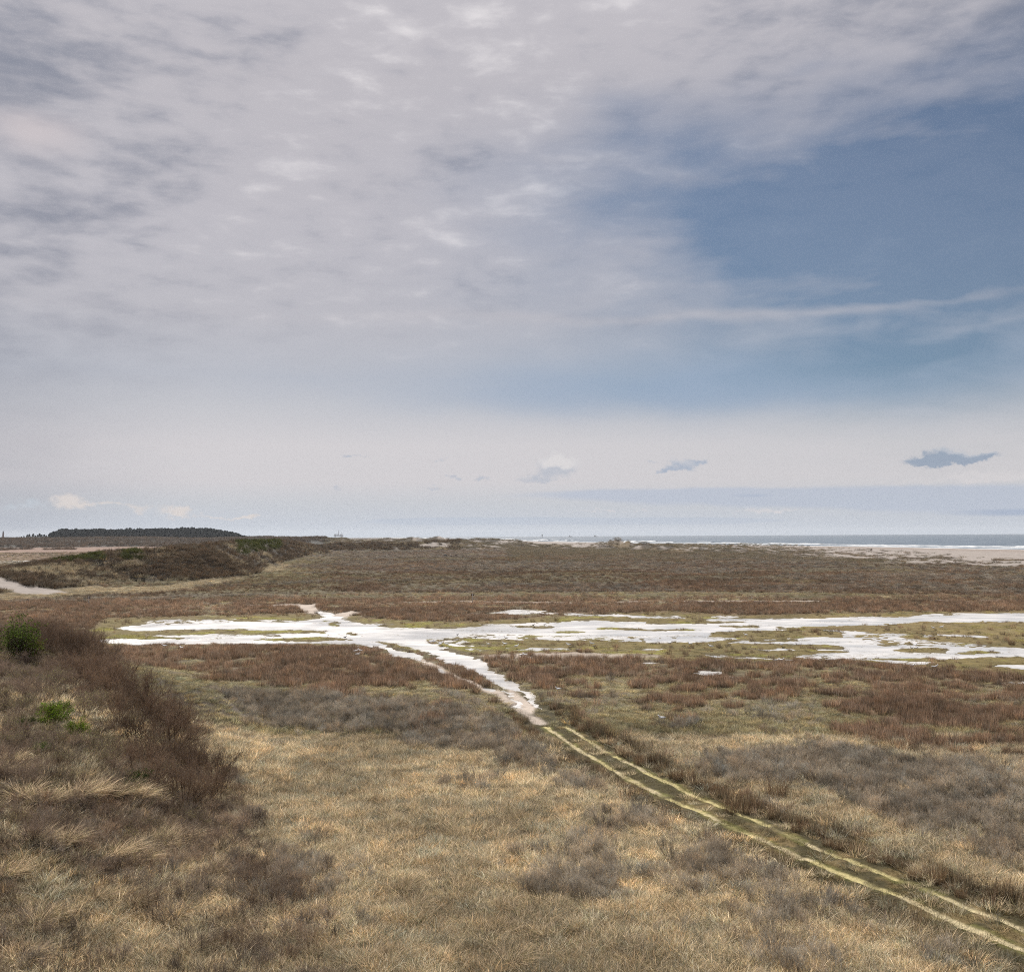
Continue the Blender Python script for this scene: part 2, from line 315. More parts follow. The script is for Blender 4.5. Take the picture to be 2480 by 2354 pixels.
# two wheel ruts of the track
RUT_R = [(1312, 1712), (1323, 1726), (1353, 1757), (1410, 1794), (1478, 1835), (1547, 1871), (1620, 1905), (1683, 1937), (1752, 1965), (1820, 1997), (1907, 2032), (2021, 2084), (2120, 2123), (2219, 2158), (2318, 2200), (2393, 2227), (2480, 2265), (2700, 2365)]
RUT_L = [(1276, 1720), (1301, 1750), (1346, 1787), (1396, 1819), (1456, 1858), (1515, 1889), (1578, 1924), (1647, 1955), (1711, 1985), (1778, 2017), (1897, 2069), (1996, 2111), (2095, 2150), (2194, 2188), (2294, 2235), (2418, 2290), (2472, 2313), (2700, 2415)]
def world_line(l): a = np.array(l, float); return np.stack(on_flat(a[:, 0], a[:, 1]), -1)
rr, rl = world_line(RUT_R), world_line(RUT_L)
def resample(l, n):
    d = np.r_[0, np.cumsum(np.linalg.norm(np.diff(l, axis=0), axis=1))]; t = np.linspace(0, d[-1], n)
    return np.stack([np.interp(t, d, l[:, 0]), np.interp(t, d, l[:, 1])], -1)
def smooth(l, k):
    for _ in range(k): l = np.concatenate([l[:1], (l[:-2]+2*l[1:-1]+l[2:])/4, l[-1:]])
    return l
rr = smooth(resample(rr, 160), 12); rl = smooth(resample(rl, 160), 12)
mid = (rr+rl)/2
def seg_dist(x, y, line, vals=None):
    """distance to a polyline, interpolated values, signed side"""
    best = np.full(x.shape, 1e9); side = np.zeros(x.shape); out = None if vals is None else [np.zeros(x.shape) for _ in vals]
    for i in range(len(line)-1):
        ax, ay = line[i]; bx, by = line[i+1]; dx, dy = bx-ax, by-ay; l2 = dx*dx+dy*dy
        t = np.clip(((x-ax)*dx+(y-ay)*dy)/l2, 0, 1)
        d = np.hypot(x-ax-t*dx, y-ay-t*dy); m = d < best
        best = np.where(m, d, best); side = np.where(m, np.sign((x-ax)*dy-(y-ay)*dx), side)
        if out is not None:
            for k, v in enumerate(vals): out[k] = np.where(m, v[i]+(v[i+1]-v[i])*t, out[k])
    return best, side, out

# ------------------------------------------------------------------ relief
pts = []
for (px, py, d) in [(-500, 1490, 118), (-300, 1495, 110), (-100, 1500, 101), (0, 1512, 95), (80, 1530, 91), (150, 1552, 87), (220, 1592, 82), (290, 1642, 77), (350, 1702, 72), (420, 1767, 67), (500, 1855, 61), (560, 1935, 57)]:
    x, y, z = at_dist(px, py, d); pts.append((float(x), float(y), max(float(z)-1.0, 0)))
crest = list(pts)
for (x, y, z) in crest[::2]:
    pts.append((x+8, y+8, z*0.35)); pts.append((x+18, y+17, 0)); pts.append((x+45, y+40, 0))
for (px, py, d) in [(-500, 1650, 80), (-300, 1650, 77), (0, 1620, 72), (0, 1700, 62), (0, 1850, 52), (0, 2000, 43), (0, 2200, 36), (0, 2354, 31), (-300, 1900, 50), (-300, 2354, 31), (-700, 2000, 45), (150, 1700, 66), (150, 1800, 58), (300, 1820, 62.5),
                    (300, 1900, 54), (200, 2000, 47.5), (400, 1960, 54), (400, 2100, 45), (300, 2354, 33.8), (200, 2200, 38.5)]:
    x, y, z = at_dist(px, py, d); pts.append((float(x), float(y), max(float(z)-.5, 0)))
for (px, py) in [(600, 2300), (560, 2100), (640, 1950), (900, 2354), (900, 2000), (1500, 2354), (1300, 1900), (2300, 2354), (700, 1800), (1200, 1650), (600, 1700), (2400, 1700)]:
    x, y = on_flat(px, py); pts.append((float(x), float(y), 0))
pts += [(0, 130, 0), (60, 100, 0), (-90, 160, 0), (-120, 190, 0), (10, 20, 0), (40, 25, 0)]
P = np.array(pts)
def tps(r2): return r2*np.log(r2+1e-6)*0.5
D2 = (P[:, None, 0]-P[None, :, 0])**2+(P[:, None, 1]-P[None, :, 1])**2
NP = len(P); A = np.zeros((NP+3, NP+3)); A[:NP, :NP] = tps(D2)+np.eye(NP)*2.0; A[:NP, NP] = 1; A[:NP, NP+1:] = P[:, :2]; A[NP, :NP] = 1; A[NP+1:, :NP] = P[:, :2].T
cf = np.linalg.solve(A, np.r_[P[:, 2], 0, 0, 0])
def fore_dune(x, y):
    h = cf[NP]+cf[NP+1]*x+cf[NP+2]*y
    for i in range(NP): h = h+cf[i]*tps((x-P[i, 0])**2+(y-P[i, 1])**2)
    return h
crest_l = np.array([(x, y) for x, y, z in crest])
# long vegetated dune ridge in the middle distance
RP = [(-420, 1400, 262, 34), (-150, 1400, 268, 32), (0, 1388, 292, 34), (60, 1374, 308, 30), (100, 1364, 322, 30), (180, 1347, 346, 34), (250, 1334, 352, 36), (330, 1328, 360, 38), (420, 1323, 376, 32), (500, 1314, 425, 26), (560, 1309, 500, 22),
      (620, 1308, 600, 22), (680, 1308, 740, 24), (715, 1312, 830, 26), (750, 1320, 930, 26)]
rp = [at_dist(px, py, d)+(w,) for px, py, d, w in RP]
ridge_l = np.array([(float(a[0]), float(a[1])) for a in rp]); ridge_h = [max(float(a[2])-1.2, 1) for a in rp]; ridge_w = [a[3] for a in rp]
ridge_h[0] = 4.0
# hummocks of the outer dune belt: px, top, distance, half width px
LUMPS = [(1185, 1304.5, 1500, 60), (1150, 1305, 1450, 40), (1240, 1311, 1350, 40), (1120, 1306, 1480, 50), (1060, 1303.5, 1500, 55), (1000, 1304, 1500, 55), (940, 1305, 1550, 60), (880, 1307, 1600, 60), (820, 1302, 1750, 60), (760, 1303, 1850, 70), (690, 1303, 1900, 70), (620, 1303.5, 2000, 80),
         (1290, 1315, 1250, 22), (1345, 1319, 1180, 26), (1370, 1322, 1120, 18), (1490, 1307, 1130, 30), (1520, 1309, 1110, 16), (1455, 1312, 1120, 26), (1465, 1317, 1060, 26), (1560, 1317, 1000, 30), (1620, 1318, 960, 26), (1600, 1322, 930, 30), (1684, 1319.5, 900, 22), (1700, 1324, 880, 34), (1725, 1326, 870, 16), (1776, 1319.5, 880, 11), (1790, 1325, 870, 22), (1760, 1329, 840, 50),
         (1650, 1328, 850, 40), (1865, 1331, 840, 18), (1845, 1335, 820, 26), (1900, 1337, 800, 20), (1400, 1316, 1250, 16), (1420, 1315, 1260, 16)]
lumps = []
for (px, py, d, w) in LUMPS:
    x, y, z = at_dist(px, py, d); lumps.append((float(x), float(y), float(z)+.3, w/FPX*d, max(w/FPX*d*1.3, 14)))
SHORE = [(900, 1302), (1100, 1305.5), (1300, 1311), (1500, 1315), (1600, 1316.5), (1800, 1320), (2100, 1324), (2300, 1328), (2480, 1331), (2900, 1339), (3600, 1352), (5000, 1380)]
shore_l = np.stack(on_flat(np.array([a for a, b in SHORE], float), np.array([b for a, b in SHORE], float)), -1)
def land_z(x, y, micro=True):
    r = np.hypot(x, y); az_ = np.arctan2(x, y)
    h = np.zeros_like(x)
    m = r < 230
    xx, yy = x[m], y[m]
    fd = fore_dune(xx, yy); d, side, _ = seg_dist(xx, yy, crest_l)
    fade = np.where(side > 0, sstep(26, 6, d), 1)*sstep(200, 150, np.hypot(xx, yy))
    uf, vf = to_px(xx, yy)
    fd = np.clip(fd, 0, 9.5)*fade*sstep(-8, -20, xx-0.02*yy)*sstep(180, 60, uf-np.interp(vf, [1500, 1600, 1700, 1800, 1950, 2100, 2354], [300, 330, 420, 500, 640, 700, 800]))
    fd = fd+np.minimum(fd, 2)*.5*(.35*fbm(xx, yy, 7, 3, 3)+.5*fbm(xx, yy, 16, 2, 4))
    h[m] = np.maximum(fd, 0)
    hill = 13.3-0.475*np.hypot(x, np.maximum(y, y*.25))
    h = np.maximum(h, np.clip(hill, 0, 13.3))
    m = (r > 180) & (r < 1300) & (az_ < .05) & (az_ > -1.0)
    xx, yy = x[m], y[m]
    d, side, (hc, wc) = seg_dist(xx, yy, ridge_l, (ridge_h, ridge_w))
    d = d*(1+.12*fbm(xx, yy, 38, 3, 8)); t = d/np.where(side > 0, wc, wc*1.5)
    prof = np.where(t < 1, .5+.5*np.cos(np.pi*np.clip(t, 0, 1)), 0)
    hh = hc*prof*(1+.10*fbm(xx, yy, 22, 3, 21)*(t > .15))+prof*(1-prof)*2.2*fbm(xx, yy, 14, 4, 5)
    h[m] = np.maximum(h[m], hh)
    for (lx, ly, lh, lw, ld) in lumps:
        m = (abs(x-lx) < 3*lw) & (abs(y-ly) < 3*ld)
        if m.any():
            xx, yy = x[m], y[m]
            gss = np.exp(-((xx-lx)/lw)**2-((yy-ly)/ld)**2)
            h[m] = np.maximum(h[m], lh*gss*(1+.22*fbm(xx, yy, 16, 4, 6)))
    # outer belt of low hummocks, small embryo dunes on the beach
    u, v = to_px(x, y)
    belt = sstep(1000, 1120, r)*sstep(1650, 1450, r)*sstep(1330, 1240, u)*sstep(640, 800, u)*(r < 1700)
    h = np.maximum(h, belt*np.clip(4+5.5*fbm(x, y, 60, 4, 9), 0, 12))
    # scrub covered dunes far left and the wooded hill
    lf = sstep(760, 640, u)*sstep(1380, 1750, r)
    h = np.maximum(h, lf*np.clip(sstep(1500, 2300, r)*12.6+2.6*fbm(x, y, 130, 4, 12), 0, 15.6))
    wd = sstep(2300, 2600, r)*sstep(3600, 3100, r)*(u > 60)*(u < 700)
    h = np.maximum(h, wd*np.interp(u, [60, 112, 130, 200, 300, 400, 460, 510, 560, 610, 660], [10, 14, 17.5, 20.0, 20.8, 22.0, 22.2, 20.5, 16.0, 9, 5])*(1+.02*fbm(x, y, 60, 3, 15)))
    ls = sstep(760, 840, u)*0+sstep(880, 830, u)*sstep(1200, 1500, r)*sstep(2400, 1900, r)*sstep(560, 660, u)
    h = np.maximum(h, ls*np.clip(11.5+2*fbm(x, y, 90, 4, 14), 0, 14))
    if not micro: return h
    w = survey(wet, u+22*fbm(x, y, 3.5, 3, 44)+6*fbm(x, y, .8, 2, 45), v+2.6*fbm(x, y, 5, 3, 46)+1.0*fbm(x, y, 1.0, 2, 47))
    near = sstep(260, 120, r)
    flat = sstep(.8, .1, h)
    tus = fbm(x, y, 1.1, 3, 31)*.05+fbm(x, y, 4.5, 3, 32)*.07+fbm(x, y, 18, 2, 33)*.06
    amp = np.interp(r, [0, 150, 400, 1000, 3000], [1, 1, 1.6, 3, 3])
    base = .20+tus*amp+sstep(300, 600, r)*.15
    # wet ground: level goes down to the water line, finer unevenness breaks the shore
    spk = fbm(x*.8, y*.8, .55, 2, 41)*.50+fbm(x, y*.6, 2.6, 2, 42)*.33+fbm(x, y*.5, 9, 2, 43)*.25
    thr = np.interp(w, [0, .3, .5, .7, .9, 1.0], [.8, .26, .0, -.30, -.62, -.95])
    wz = np.clip((spk+thr)*.085, -.12, .14)
    wl = sstep(0.0, .25, np.where((r > 90) & (r < 330), w, 0)); td = survey(turf, u, v)
    base = base*(1-.55*td*near)+0
    z = base*(1-wl)+wz*wl
    shd, ssd, _ = seg_dist(x[:], y[:], shore_l) if False else (None, None, None)
    z = np.where(h > 0.02, h+z*(.4+.6*flat), z)
    return z
def shore_side(x, y):
    """metres inland (+) or seaward (-) of the tide line"""
    d, s, _ = seg_dist(x, y, shore_l)
    return d*s
s0 = shore_side(np.array([0.0]), np.array([100.0]))[0]
SGN = 1.0 if s0 > 0 else -1.0

def track_fields(x, y):
    dr = np.full(x.shape, 99.0); dl = dr.copy(); dm = dr.copy()
    m = (y > 25) & (y < 100) & (x > -4) & (x < 40)
    if m.any():
        dr[m] = seg_dist(x[m], y[m], rr[::4])[0]; dl[m] = seg_dist(x[m], y[m], rl[::4])[0]; dm[m] = seg_dist(x[m], y[m], mid[::4])[0]
    return dr, dl, dm

def cover_classes(x, y, h=None):
    """weights of the plant communities: rush, scrub (grey willow), straw (marram), turf, sand, heath"""
    u, v = to_px(x, y); r = np.hypot(x, y)
    if h is None: h = land_z(x, y, False)
    n1, n2, n3 = fbm(x, y, 3.2, 3, 51), fbm(x, y, 11, 3, 52), fbm(x, y, 45, 3, 53)
    fars = 1.0; nf = .55*fbm(x, y, 60, 4, 54)+.6*fbm(x, y, 14, 3, 64); nf2 = fbm(x, y, 70, 4, 55); nf3 = fbm(x, y, 26, 4, 56)
    def E(cx, cy, rx, ry): return np.exp(-((u-cx)/rx)**2-((v-cy)/ry)**2)
    # rush: brown belt on both sides of the pools
    lim = np.interp(u, [0, 300, 500, 640, 800, 900, 1000, 1150, 1260, 1340, 1360, 1500, 1700, 2000, 2200, 2480], [1650, 1668, 1650, 1655, 1700, 1730, 1765, 1790, 1830, 1860, 1720, 1725, 1745, 1790, 1815, 1850])
    rush = sstep(18, -22, v-lim+26*n2)*sstep(1440, 1468, v+10*n2)
    gap = sstep(.06, .22, n1*.55+n2*.50+.30*fbm(x, y, 1.6, 2, 58)+.12*n3+np.interp(v, [1480, 1600, 1700, 1850], [-.22, -.08, .12, .34])+.25*E(480, 1605, 130, 14)+.3*E(640, 1670, 200, 10)+.35*E(2000, 1700, 120, 8)+.35*E(2250, 1740, 200, 10)+.5*E(1400, 1592, 130, 8)+.4*E(1180, 1592, 50, 5)+.4*E(2250, 1628, 50, 5))
    rush = rush*(1-gap)
    rush = np.maximum(rush, .9*E(1560, 1905, 160, 40)*0+.0)
    sc = np.interp(v, [1950, 2050], [1, .72])*(E(650, 1715, 190, 34)+E(860, 1745, 200, 34)+E(1105, 1795, 170, 40)+E(1000, 1760, 200, 30)+E(1300, 1850, 120, 26)+E(1443, 1905, 120, 26)*.6+E(1318, 2184, 130, 40)*.75+E(1820, 2108, 200, 36)*.8+E(2070, 2209, 200, 46)*.8+E(878, 2259, 160, 50)*.45+E(1100, 2080, 100, 40)*.3 \
        + E(1882, 1882, 210, 34)+E(2070, 1862, 300, 40)*.8+E(2322, 1970, 230, 60)+E(2200, 1920, 260, 60)*.7+E(2440, 2070, 200, 80)*.9+E(1640, 1770, 90, 20)*.9+E(2400, 2330, 200, 60)+E(700, 2100, 120, 50)*.5+E(1600, 2260, 160, 50)*.5+E(380, 1445, 330, 10)*.9+E(120, 1460, 200, 7)*.7+E(1500, 2000, 120, 25)*.5)
    scrub = sstep(.35, .85, sc*1.15+.38*n1+.30*n2)*(1-rush)
    loose = sstep(.35, .75, n1*.6+n2*.6)*.35*(v > 1690)
    scrub = np.maximum(scrub, loose*(1-rush))
    td = survey(turf, u, v); mdd = survey(mud, u, v)
    dr, dl, dm = track_fields(x, y)
    trk = sstep(2.3, 1.5, dm+.35*n1)
    verge = sstep(4.2, 2.4, dm+.9*n1)*(1-trk)
    turfw = np.maximum(td, .8*trk); turfw = np.maximum(turfw, verge*.75)
    sand = mdd*sstep(-.5, .4, n1+.6)
    bare = (E(1760, 2060, 230, 26)+E(1640, 2000, 140, 22)+E(1560, 1960, 80, 18)*.8)*sstep(.0, .5, n2+.35)
    # far part of the plain
    farw = sstep(235, 300, r)
    red = sstep(-.25, .35, nf+.35*nf2); pur = sstep(-.05, .45, nf3*.8+nf2*.6+.10*sstep(1400, 1340, v)*2); olv = sstep(.25, .7, fbm(x, y, 34, 4, 57)+.4*fbm(x, y, 13, 3, 58))
    # sandy streaks, beach
    line = np.exp(-((v-np.interp(u, [760, 1000, 1140, 1400, 2480], [1463, 1461, 1458, 1462, 1456])+2*n3)/2.2)**2)*sstep(760, 1100, u)*sstep(-.45, .15, nf3+.3)
    sand = np.maximum(sand, line*.9)
    eb = np.interp(u, [900, 1300, 1420, 1460, 1560, 1700, 1850, 2000, 2250, 2480, 2800], [1311, 1321, 1333, 1330, 1322, 1331, 1338, 1350, 1362, 1380, 1395])
    beach = sstep(6, -6, v-eb+4*nf3+3*nf2)*(r > 500)*(u > 1230)
    eb2 = sstep(14, -2, v-eb)*(r > 500)*(u > 1500)
    tufts = sstep(.12, .3, fbm(x, y, 11, 2, 71)+np.interp(v-eb, [-34, -22, -8, 4, 14], [-1.2, -.55, -.12, .05, .6]))
    beach = np.maximum(beach, eb2)*(1-tufts*(u > 1480))
    du = sstep(1.2, 3.5, h)*(r > 850)*(u > 780)
    blow = du*sstep(.05, .4, fbm(x, y, 15, 3, 73)+.04-.35*sstep(1250, 900, u)*1.0)
    flr = sstep(160, 60, u)*sstep(1000, 300, r)*0
    sand = np.maximum(sand, np.maximum(beach, blow))
    # left end of the middle ridge: blow-out path
    lp = (E(-5, 1412, 26, 20)*.6+E(40, 1441, 70, 4)*.75+E(120, 1438, 60, 4)*.7+E(-120, 1430, 90, 16)*.8+E(12, 1386, 22, 9)*.9+E(75, 1424, 16, 5)*.8)*(r > 200)
    sand = np.maximum(sand, sstep(.45, .75, lp+.32*nf3+.30*fbm(x, y, 5, 3, 66)))
    stb = sstep(.35, .7, (np.exp(-((v-np.interp(u, [-200, 0, 200, 400, 560, 640, 760, 820], [1462, 1452, 1436, 1428, 1404, 1384, 1356, 1345]))/8)**2)*sstep(800, 600, u)*.92+.42*nf+.25*n1))*(r > 200)
    return dict(u=u, v=v, r=r, h=h, rush=rush, scrub=scrub, turf=turfw, sand=np.clip(sand, 0, 1), bare=np.clip(bare, 0, 1), trk=trk, verge=verge, dr=dr, dl=dl, dm=dm, wet=survey(wet, u, v),
                far=farw, red=red, pur=pur, olv=olv, stb=np.clip(stb, 0, 1), n1=n1, n2=n2, n3=n3, nf=nf, nf2=nf2, nf3=nf3, td=td, mud=mdd, du=du)

# ------------------------------------------------------------------ mesh helper
def set_mesh(me, verts, faces, smooth_=False):
    verts = np.asarray(verts, np.float32); faces = np.asarray(faces, np.int32)
    me.vertices.add(len(verts)); me.vertices.foreach_set('co', verts.ravel())
    if len(faces):
        k = faces.shape[1]
        me.loops.add(faces.size); me.loops.foreach_set('vertex_index', faces.ravel())
        me.polygons.add(len(faces)); me.polygons.foreach_set('loop_start', np.arange(0, faces.size, k, dtype=np.int32))
        if smooth_: me.polygons.foreach_set('use_smooth', np.ones(len(faces), bool))
    me.update(calc_edges=True)
def add_obj(name, verts, faces, mat=None, parent=None, smooth_=False):
    me = bpy.data.meshes.new(name); set_mesh(me, verts, faces, smooth_)
    if mat: me.materials.append(mat)
    o = bpy.data.objects.new(name, me); COL.objects.link(o)
    if parent: o.parent = parent
    return o
def vcol(me, name, rgb):
    a = me.color_attributes.new(name, 'FLOAT_COLOR', 'POINT')
    c = np.ones((len(rgb), 4), np.float32); c[:, :3] = rgb; a.data.foreach_set('color', c.ravel())
def tag(o, label=None, cat=None, group=None, kind=None):
    for k, v in (('label', label), ('category', cat), ('group', group), ('kind', kind)):
        if v: o[k] = v
    return o
def new_mat(name):
    m = bpy.data.materials.new(name); m.use_nodes = True; m.node_tree.nodes.clear(); G_ = NG(m.node_tree)
    out = G_.n('ShaderNodeOutputMaterial'); return m, G_, out
def principled(G_, out, col, rough=.8, spec=.3, bump=None, metal=0.0):
    b = G_.n('ShaderNodeBsdfPrincipled'); G_.put(b.inputs['Base Color'], col); G_.put(b.inputs['Roughness'], rough)
    b.inputs['Specular IOR Level'].default_value = spec; b.inputs['Metallic'].default_value = metal
    if bump is not None: G_.nt.links.new(bump, b.inputs['Normal'])
    G_.nt.links.new(b.outputs[0], out.inputs[0]); return b
def bump(G_, h, strength, dist=.05):
    b = G_.n('ShaderNodeBump'); b.inputs['Strength'].default_value = strength; b.inputs['Distance'].default_value = dist
    G_.put(b.inputs['Height'], h); return b.outputs[0]

# ------------------------------------------------------------------ ground
C_RUSH = np.array([.105, .062, .038]); C_SCRUB = np.array([.105, .088, .082]); C_STRAW = np.array([.25, .185, .10]); C_TURF = np.array([.20, .195, .05]); C_SAND = np.array([.42, .36, .31])
C_OLIVE = np.array([.105, .098, .045]); C_HEATH = np.array([.072, .055, .052]); C_MUD = np.array([.29, .245, .205]); C_GAP = np.array([.13, .108, .068]); C_LITTER = np.array([.085, .064, .042]); C_DUNE = np.array([.050, .040, .030])
def mixc(a, b, t): return a*(1-t[..., None])+b*t[..., None]
def ground_colour(k):
    x = k['u']; c = np.tile(C_LITTER, x.shape+(1,))
    c = mixc(c, C_STRAW*.6, sstep(-.3, .5, k['n2'])*.4)
    c = mixc(c, C_GAP, sstep(1800, 1700, k['v'])*.8)
    c = mixc(c, C_RUSH, k['rush']*.8); c = mixc(c, C_SCRUB, k['scrub']*.6)
    f = mixc(np.tile(np.array([.105, .085, .052]), x.shape+(1,)), C_RUSH*1.15, k['red']); f = mixc(f, C_HEATH*1.05, k['pur']*.75); f = mixc(f, C_STRAW*.62, k['olv']*.55)
    f = mixc(f, np.array([.15, .125, .06]), sstep(860, 700, x+60*k['nf3'])*.55*sstep(1325, 1345, k['v'])*(k['v'] < 1460)*sstep(250, 300, k['r']))
    c = mixc(c, f*.78, k['far'])
    c = mixc(c, C_STRAW*.62, k['stb']*.8)
    c = mixc(c, np.array([.19, .15, .105]), k['bare']*.8)
    c = mixc(c, C_TURF*np.array([1., .95, 1]), k['td']*.9*(1-k['rush']*.6)); c = mixc(c, C_MUD, k['mud'])
    c = mixc(c, np.array([.12, .10, .062]), sstep(.06, .30, k['wet'])*(k['r'] < 330)*.55)
    brown = (k['u'] > 1950)*(k['v'] < 1560)*k['td']; c = mixc(c, np.array([.17, .13, .06]), np.clip(brown, 0, 1)*.75)
    c = mixc(c, np.array([.05, .045, .022]), np.maximum(k['verge']*.75, k['trk']*.85))
    # dunes
    hd = sstep(.6, 1.8, k['h'])*(k['u'] < 1900)
    c = mixc(c, mixc(np.tile(C_DUNE, x.shape+(1,)), C_STRAW*.7, sstep(.1, .6, k['nf'])*.7), hd*(k['r'] < 2100)*np.where(k['r'] < 150, .8, 1))
    farl = (k['r'] > 1000)*(x < 800)
    c = mixc(c, np.array([.052, .050, .046])*(1+.5*k['nf3'][..., None]), np.clip(hd*farl, 0, 1))
    redf = (k['r'] > 420)*(k['r'] < 1700)*(x < 560)*sstep(1.5, .5, k['h'])
    c = mixc(c, np.array([.215, .145, .115]), np.clip(redf, 0, 1)*sstep(-.9, .2, k['nf2']+.5)*.9)
    c = mixc(c, np.where((k['r'] > 240)[..., None], C_SAND*np.array([.66, .68, .72]), C_SAND), k['sand'])
    wetb = sstep(0, -1, (k['v']-np.interp(x, [1100, 1300, 1600, 1800, 2100, 2480, 2900], [1307, 1313, 1320, 1325, 1332, 1341, 1350]))/5)*(k['r'] > 600)*(x > 1200)
    c = mixc(c, np.array([.25, .21, .185]), wetb*.8)
    return np.clip(c*(1+.10*k['n1'][..., None]), .01, .8)

thd = np.linspace(-.60, .62, 1750); thc1 = np.linspace(.62, 2*math.pi-.60, 92)[1:-1]
th = np.r_[thd, thc1]
inv = np.concatenate([1/np.linspace(.5, 26, 40), np.linspace(1/26.5, 1/90, 380), np.linspace(1/90, 1/320, 330)[1:], np.linspace(1/320, 1/1000, 110)[1:], np.linspace(1/1000, 1/9000, 70)[1:]])
rad = 1/inv
TH, RR = np.meshgrid(th, rad)
gx, gy = (RR*np.sin(TH)).ravel(), (RR*np.cos(TH)).ravel()
gz = land_z(gx, gy)
K = cover_classes(gx, gy, land_z(gx, gy, False))
far_m = (K['r'] > 500) & (K['u'] > 850) & (gy > 0)
sd_ = np.full(gx.shape, 1e4); sd_[far_m] = shore_side(gx[far_m], gy[far_m])*SGN
gz = np.where(sd_ < 160, np.minimum(gz, np.interp(sd_, [-200, 0, 160], [-3, -.12, .9])), gz)
# ruts pressed into the track
gz = gz-.05*np.maximum(sstep(.45, .15, K['dr']), sstep(.45, .15, K['dl']))
# far pond hollow
gz = np.where((K['u'] < 110) & (K['r'] > 560) & (K['r'] < 760) & (K['u'] > -500), gz-.60*sstep(1368, 1366, K['v'])*sstep(1357, 1359, K['v']), gz)
nr, nc = len(rad), len(th)
idx = np.arange(nr*nc).reshape(nr, nc); nxt = np.roll(idx, -1, 1)
faces = np.stack([idx[:-1], nxt[:-1], nxt[1:], idx[1:]], -1).reshape(-1, 4)[:, ::-1]
ground = add_obj('ground', np.stack([gx, gy, gz], -1), faces, None, None, True)
tag(ground, 'dune slack ground of heath, marsh turf and sand', None, None, 'structure')
vcol(ground.data, 'albedo', ground_colour(K))
vcol(ground.data, 'zones', np.stack([K['wet'], np.maximum(K['sand'], K['bare']*.6), K['far']], -1))
m, G, out = new_mat('ground')
at = G.n('ShaderNodeAttribute', attribute_name='albedo').outputs['Color']; zn = G.n('ShaderNodeAttribute', attribute_name='zones')
zs = G.n('ShaderNodeSeparateColor'); G.put(zs.inputs[0], zn.outputs['Color'])
ob = G.n('ShaderNodeTexCoord').outputs['Object']
q1 = G.noise(ob, 2.2, 5, .65); q2 = G.noise(ob, .35, 5, .6); q3 = G.noise(ob, .06, 6, .62)
mul = G.m('ADD', G.m('MULTIPLY', G.m('SUBTRACT', q1, .5), 1.1), G.m('MULTIPLY', G.m('SUBTRACT', q2, .5), 1.2))
mul = G.m('ADD', mul, G.m('MULTIPLY', G.m('SUBTRACT', q3, .5), .8))
mul = G.m('MULTIPLY', mul, G.m('SUBTRACT', 1.0, G.m('MULTIPLY', zs.outputs[1], .8)))
mul = G.m('ADD', 1.0, mul)
vm = G.n('ShaderNodeVectorMath', operation='SCALE'); G.put(vm.inputs[0], at); G.put(vm.inputs['Scale'], mul)
bb = bump(G, G.m('ADD', q1, G.m('MULTIPLY', q2, 2.0)), .5, .25)
principled(G, out, vm.outputs[0], .95, .15, bb)
ground.data.materials.append(m)

# ------------------------------------------------------------------ water
def grid_sheet(name, x0, x1, y0, y1, nx, ny, z, mat, kind='structure'):
    xs, ys = np.meshgrid(np.linspace(x0, x1, nx), np.linspace(y0, y1, ny))
    v = np.stack([xs.ravel(), ys.ravel(), np.full(xs.size, z)], -1)
    i = np.arange(nx*ny).reshape(ny, nx); f = np.stack([i[:-1, :-1], i[:-1, 1:], i[1:, 1:], i[1:, :-1]], -1).reshape(-1, 4)
    o = add_obj(name, v, f, mat); tag(o, kind=kind); return o
m_water, G, out = new_mat('pool_water')
ob = G.n('ShaderNodeTexCoord').outputs['Object']
rip = G.m('ADD', G.noise(ob, 5.0, 3, .6), G.m('MULTIPLY', G.noise(ob, .9, 3, .6), 1.4))
pt = G.noise(ob, .05, 3, .5)
b = principled(G, out, (.50, .48, .46), .12, .5, bump(G, rip, .45, .04)); b.inputs['IOR'].default_value = 1.33
pt2 = G.noise(G.v('MULTIPLY', ob, (.5, 1, 1)), .22, 4, .6)
G.put(b.inputs['Roughness'], G.ss(G.m('ADD', G.m('MULTIPLY', pt, .6), G.m('MULTIPLY', pt2, .4)), .36, .60, .14, .42))
G.put(b.inputs['Base Color'], G.mix(G.ss(pt2, .3, .7), (.42, .415, .41), (.62, .60, .585)))
water = grid_sheet('water', -190, 330, 70, 330, 3, 3, 0.0, m_water)
tag(water, 'shallow rain water lying in the pools and the channel')
farw_ = grid_sheet('pond_water', -620, -240, 560, 800, 3, 3, 0.05, m_water); tag(farw_, 'pale pond water beyond the long dune')

m_sea, G, out = new_mat('sea')
ob = G.n('ShaderNodeTexCoord').outputs['Object']
w1 = G.noise(ob, .02, 5, .62); w2 = G.noise(G.v('MULTIPLY', ob, (1, .35, 1)), .09, 4, .6)
hgt = G.m('ADD', G.m('MULTIPLY', w1, 1.0), G.m('MULTIPLY', w2, .4))
cs = G.mix(G.ss(G.m('ADD', G.m('MULTIPLY', w1, .6), G.m('MULTIPLY', w2, .4)), .35, .65), (.075, .10, .13), (.17, .205, .24))
b = principled(G, out, cs, .35, .5, bump(G, hgt, 1.0, 9.0)); b.inputs['IOR'].default_value = 1.33
SEA_R = 15500
v = [(0, 0, 0)]; 
sh2 = shore_l.copy()
ang = np.linspace(-1.15, 1.5, 120)
outer = [(SEA_R*math.sin(a), SEA_R*math.cos(a)) for a in ang]
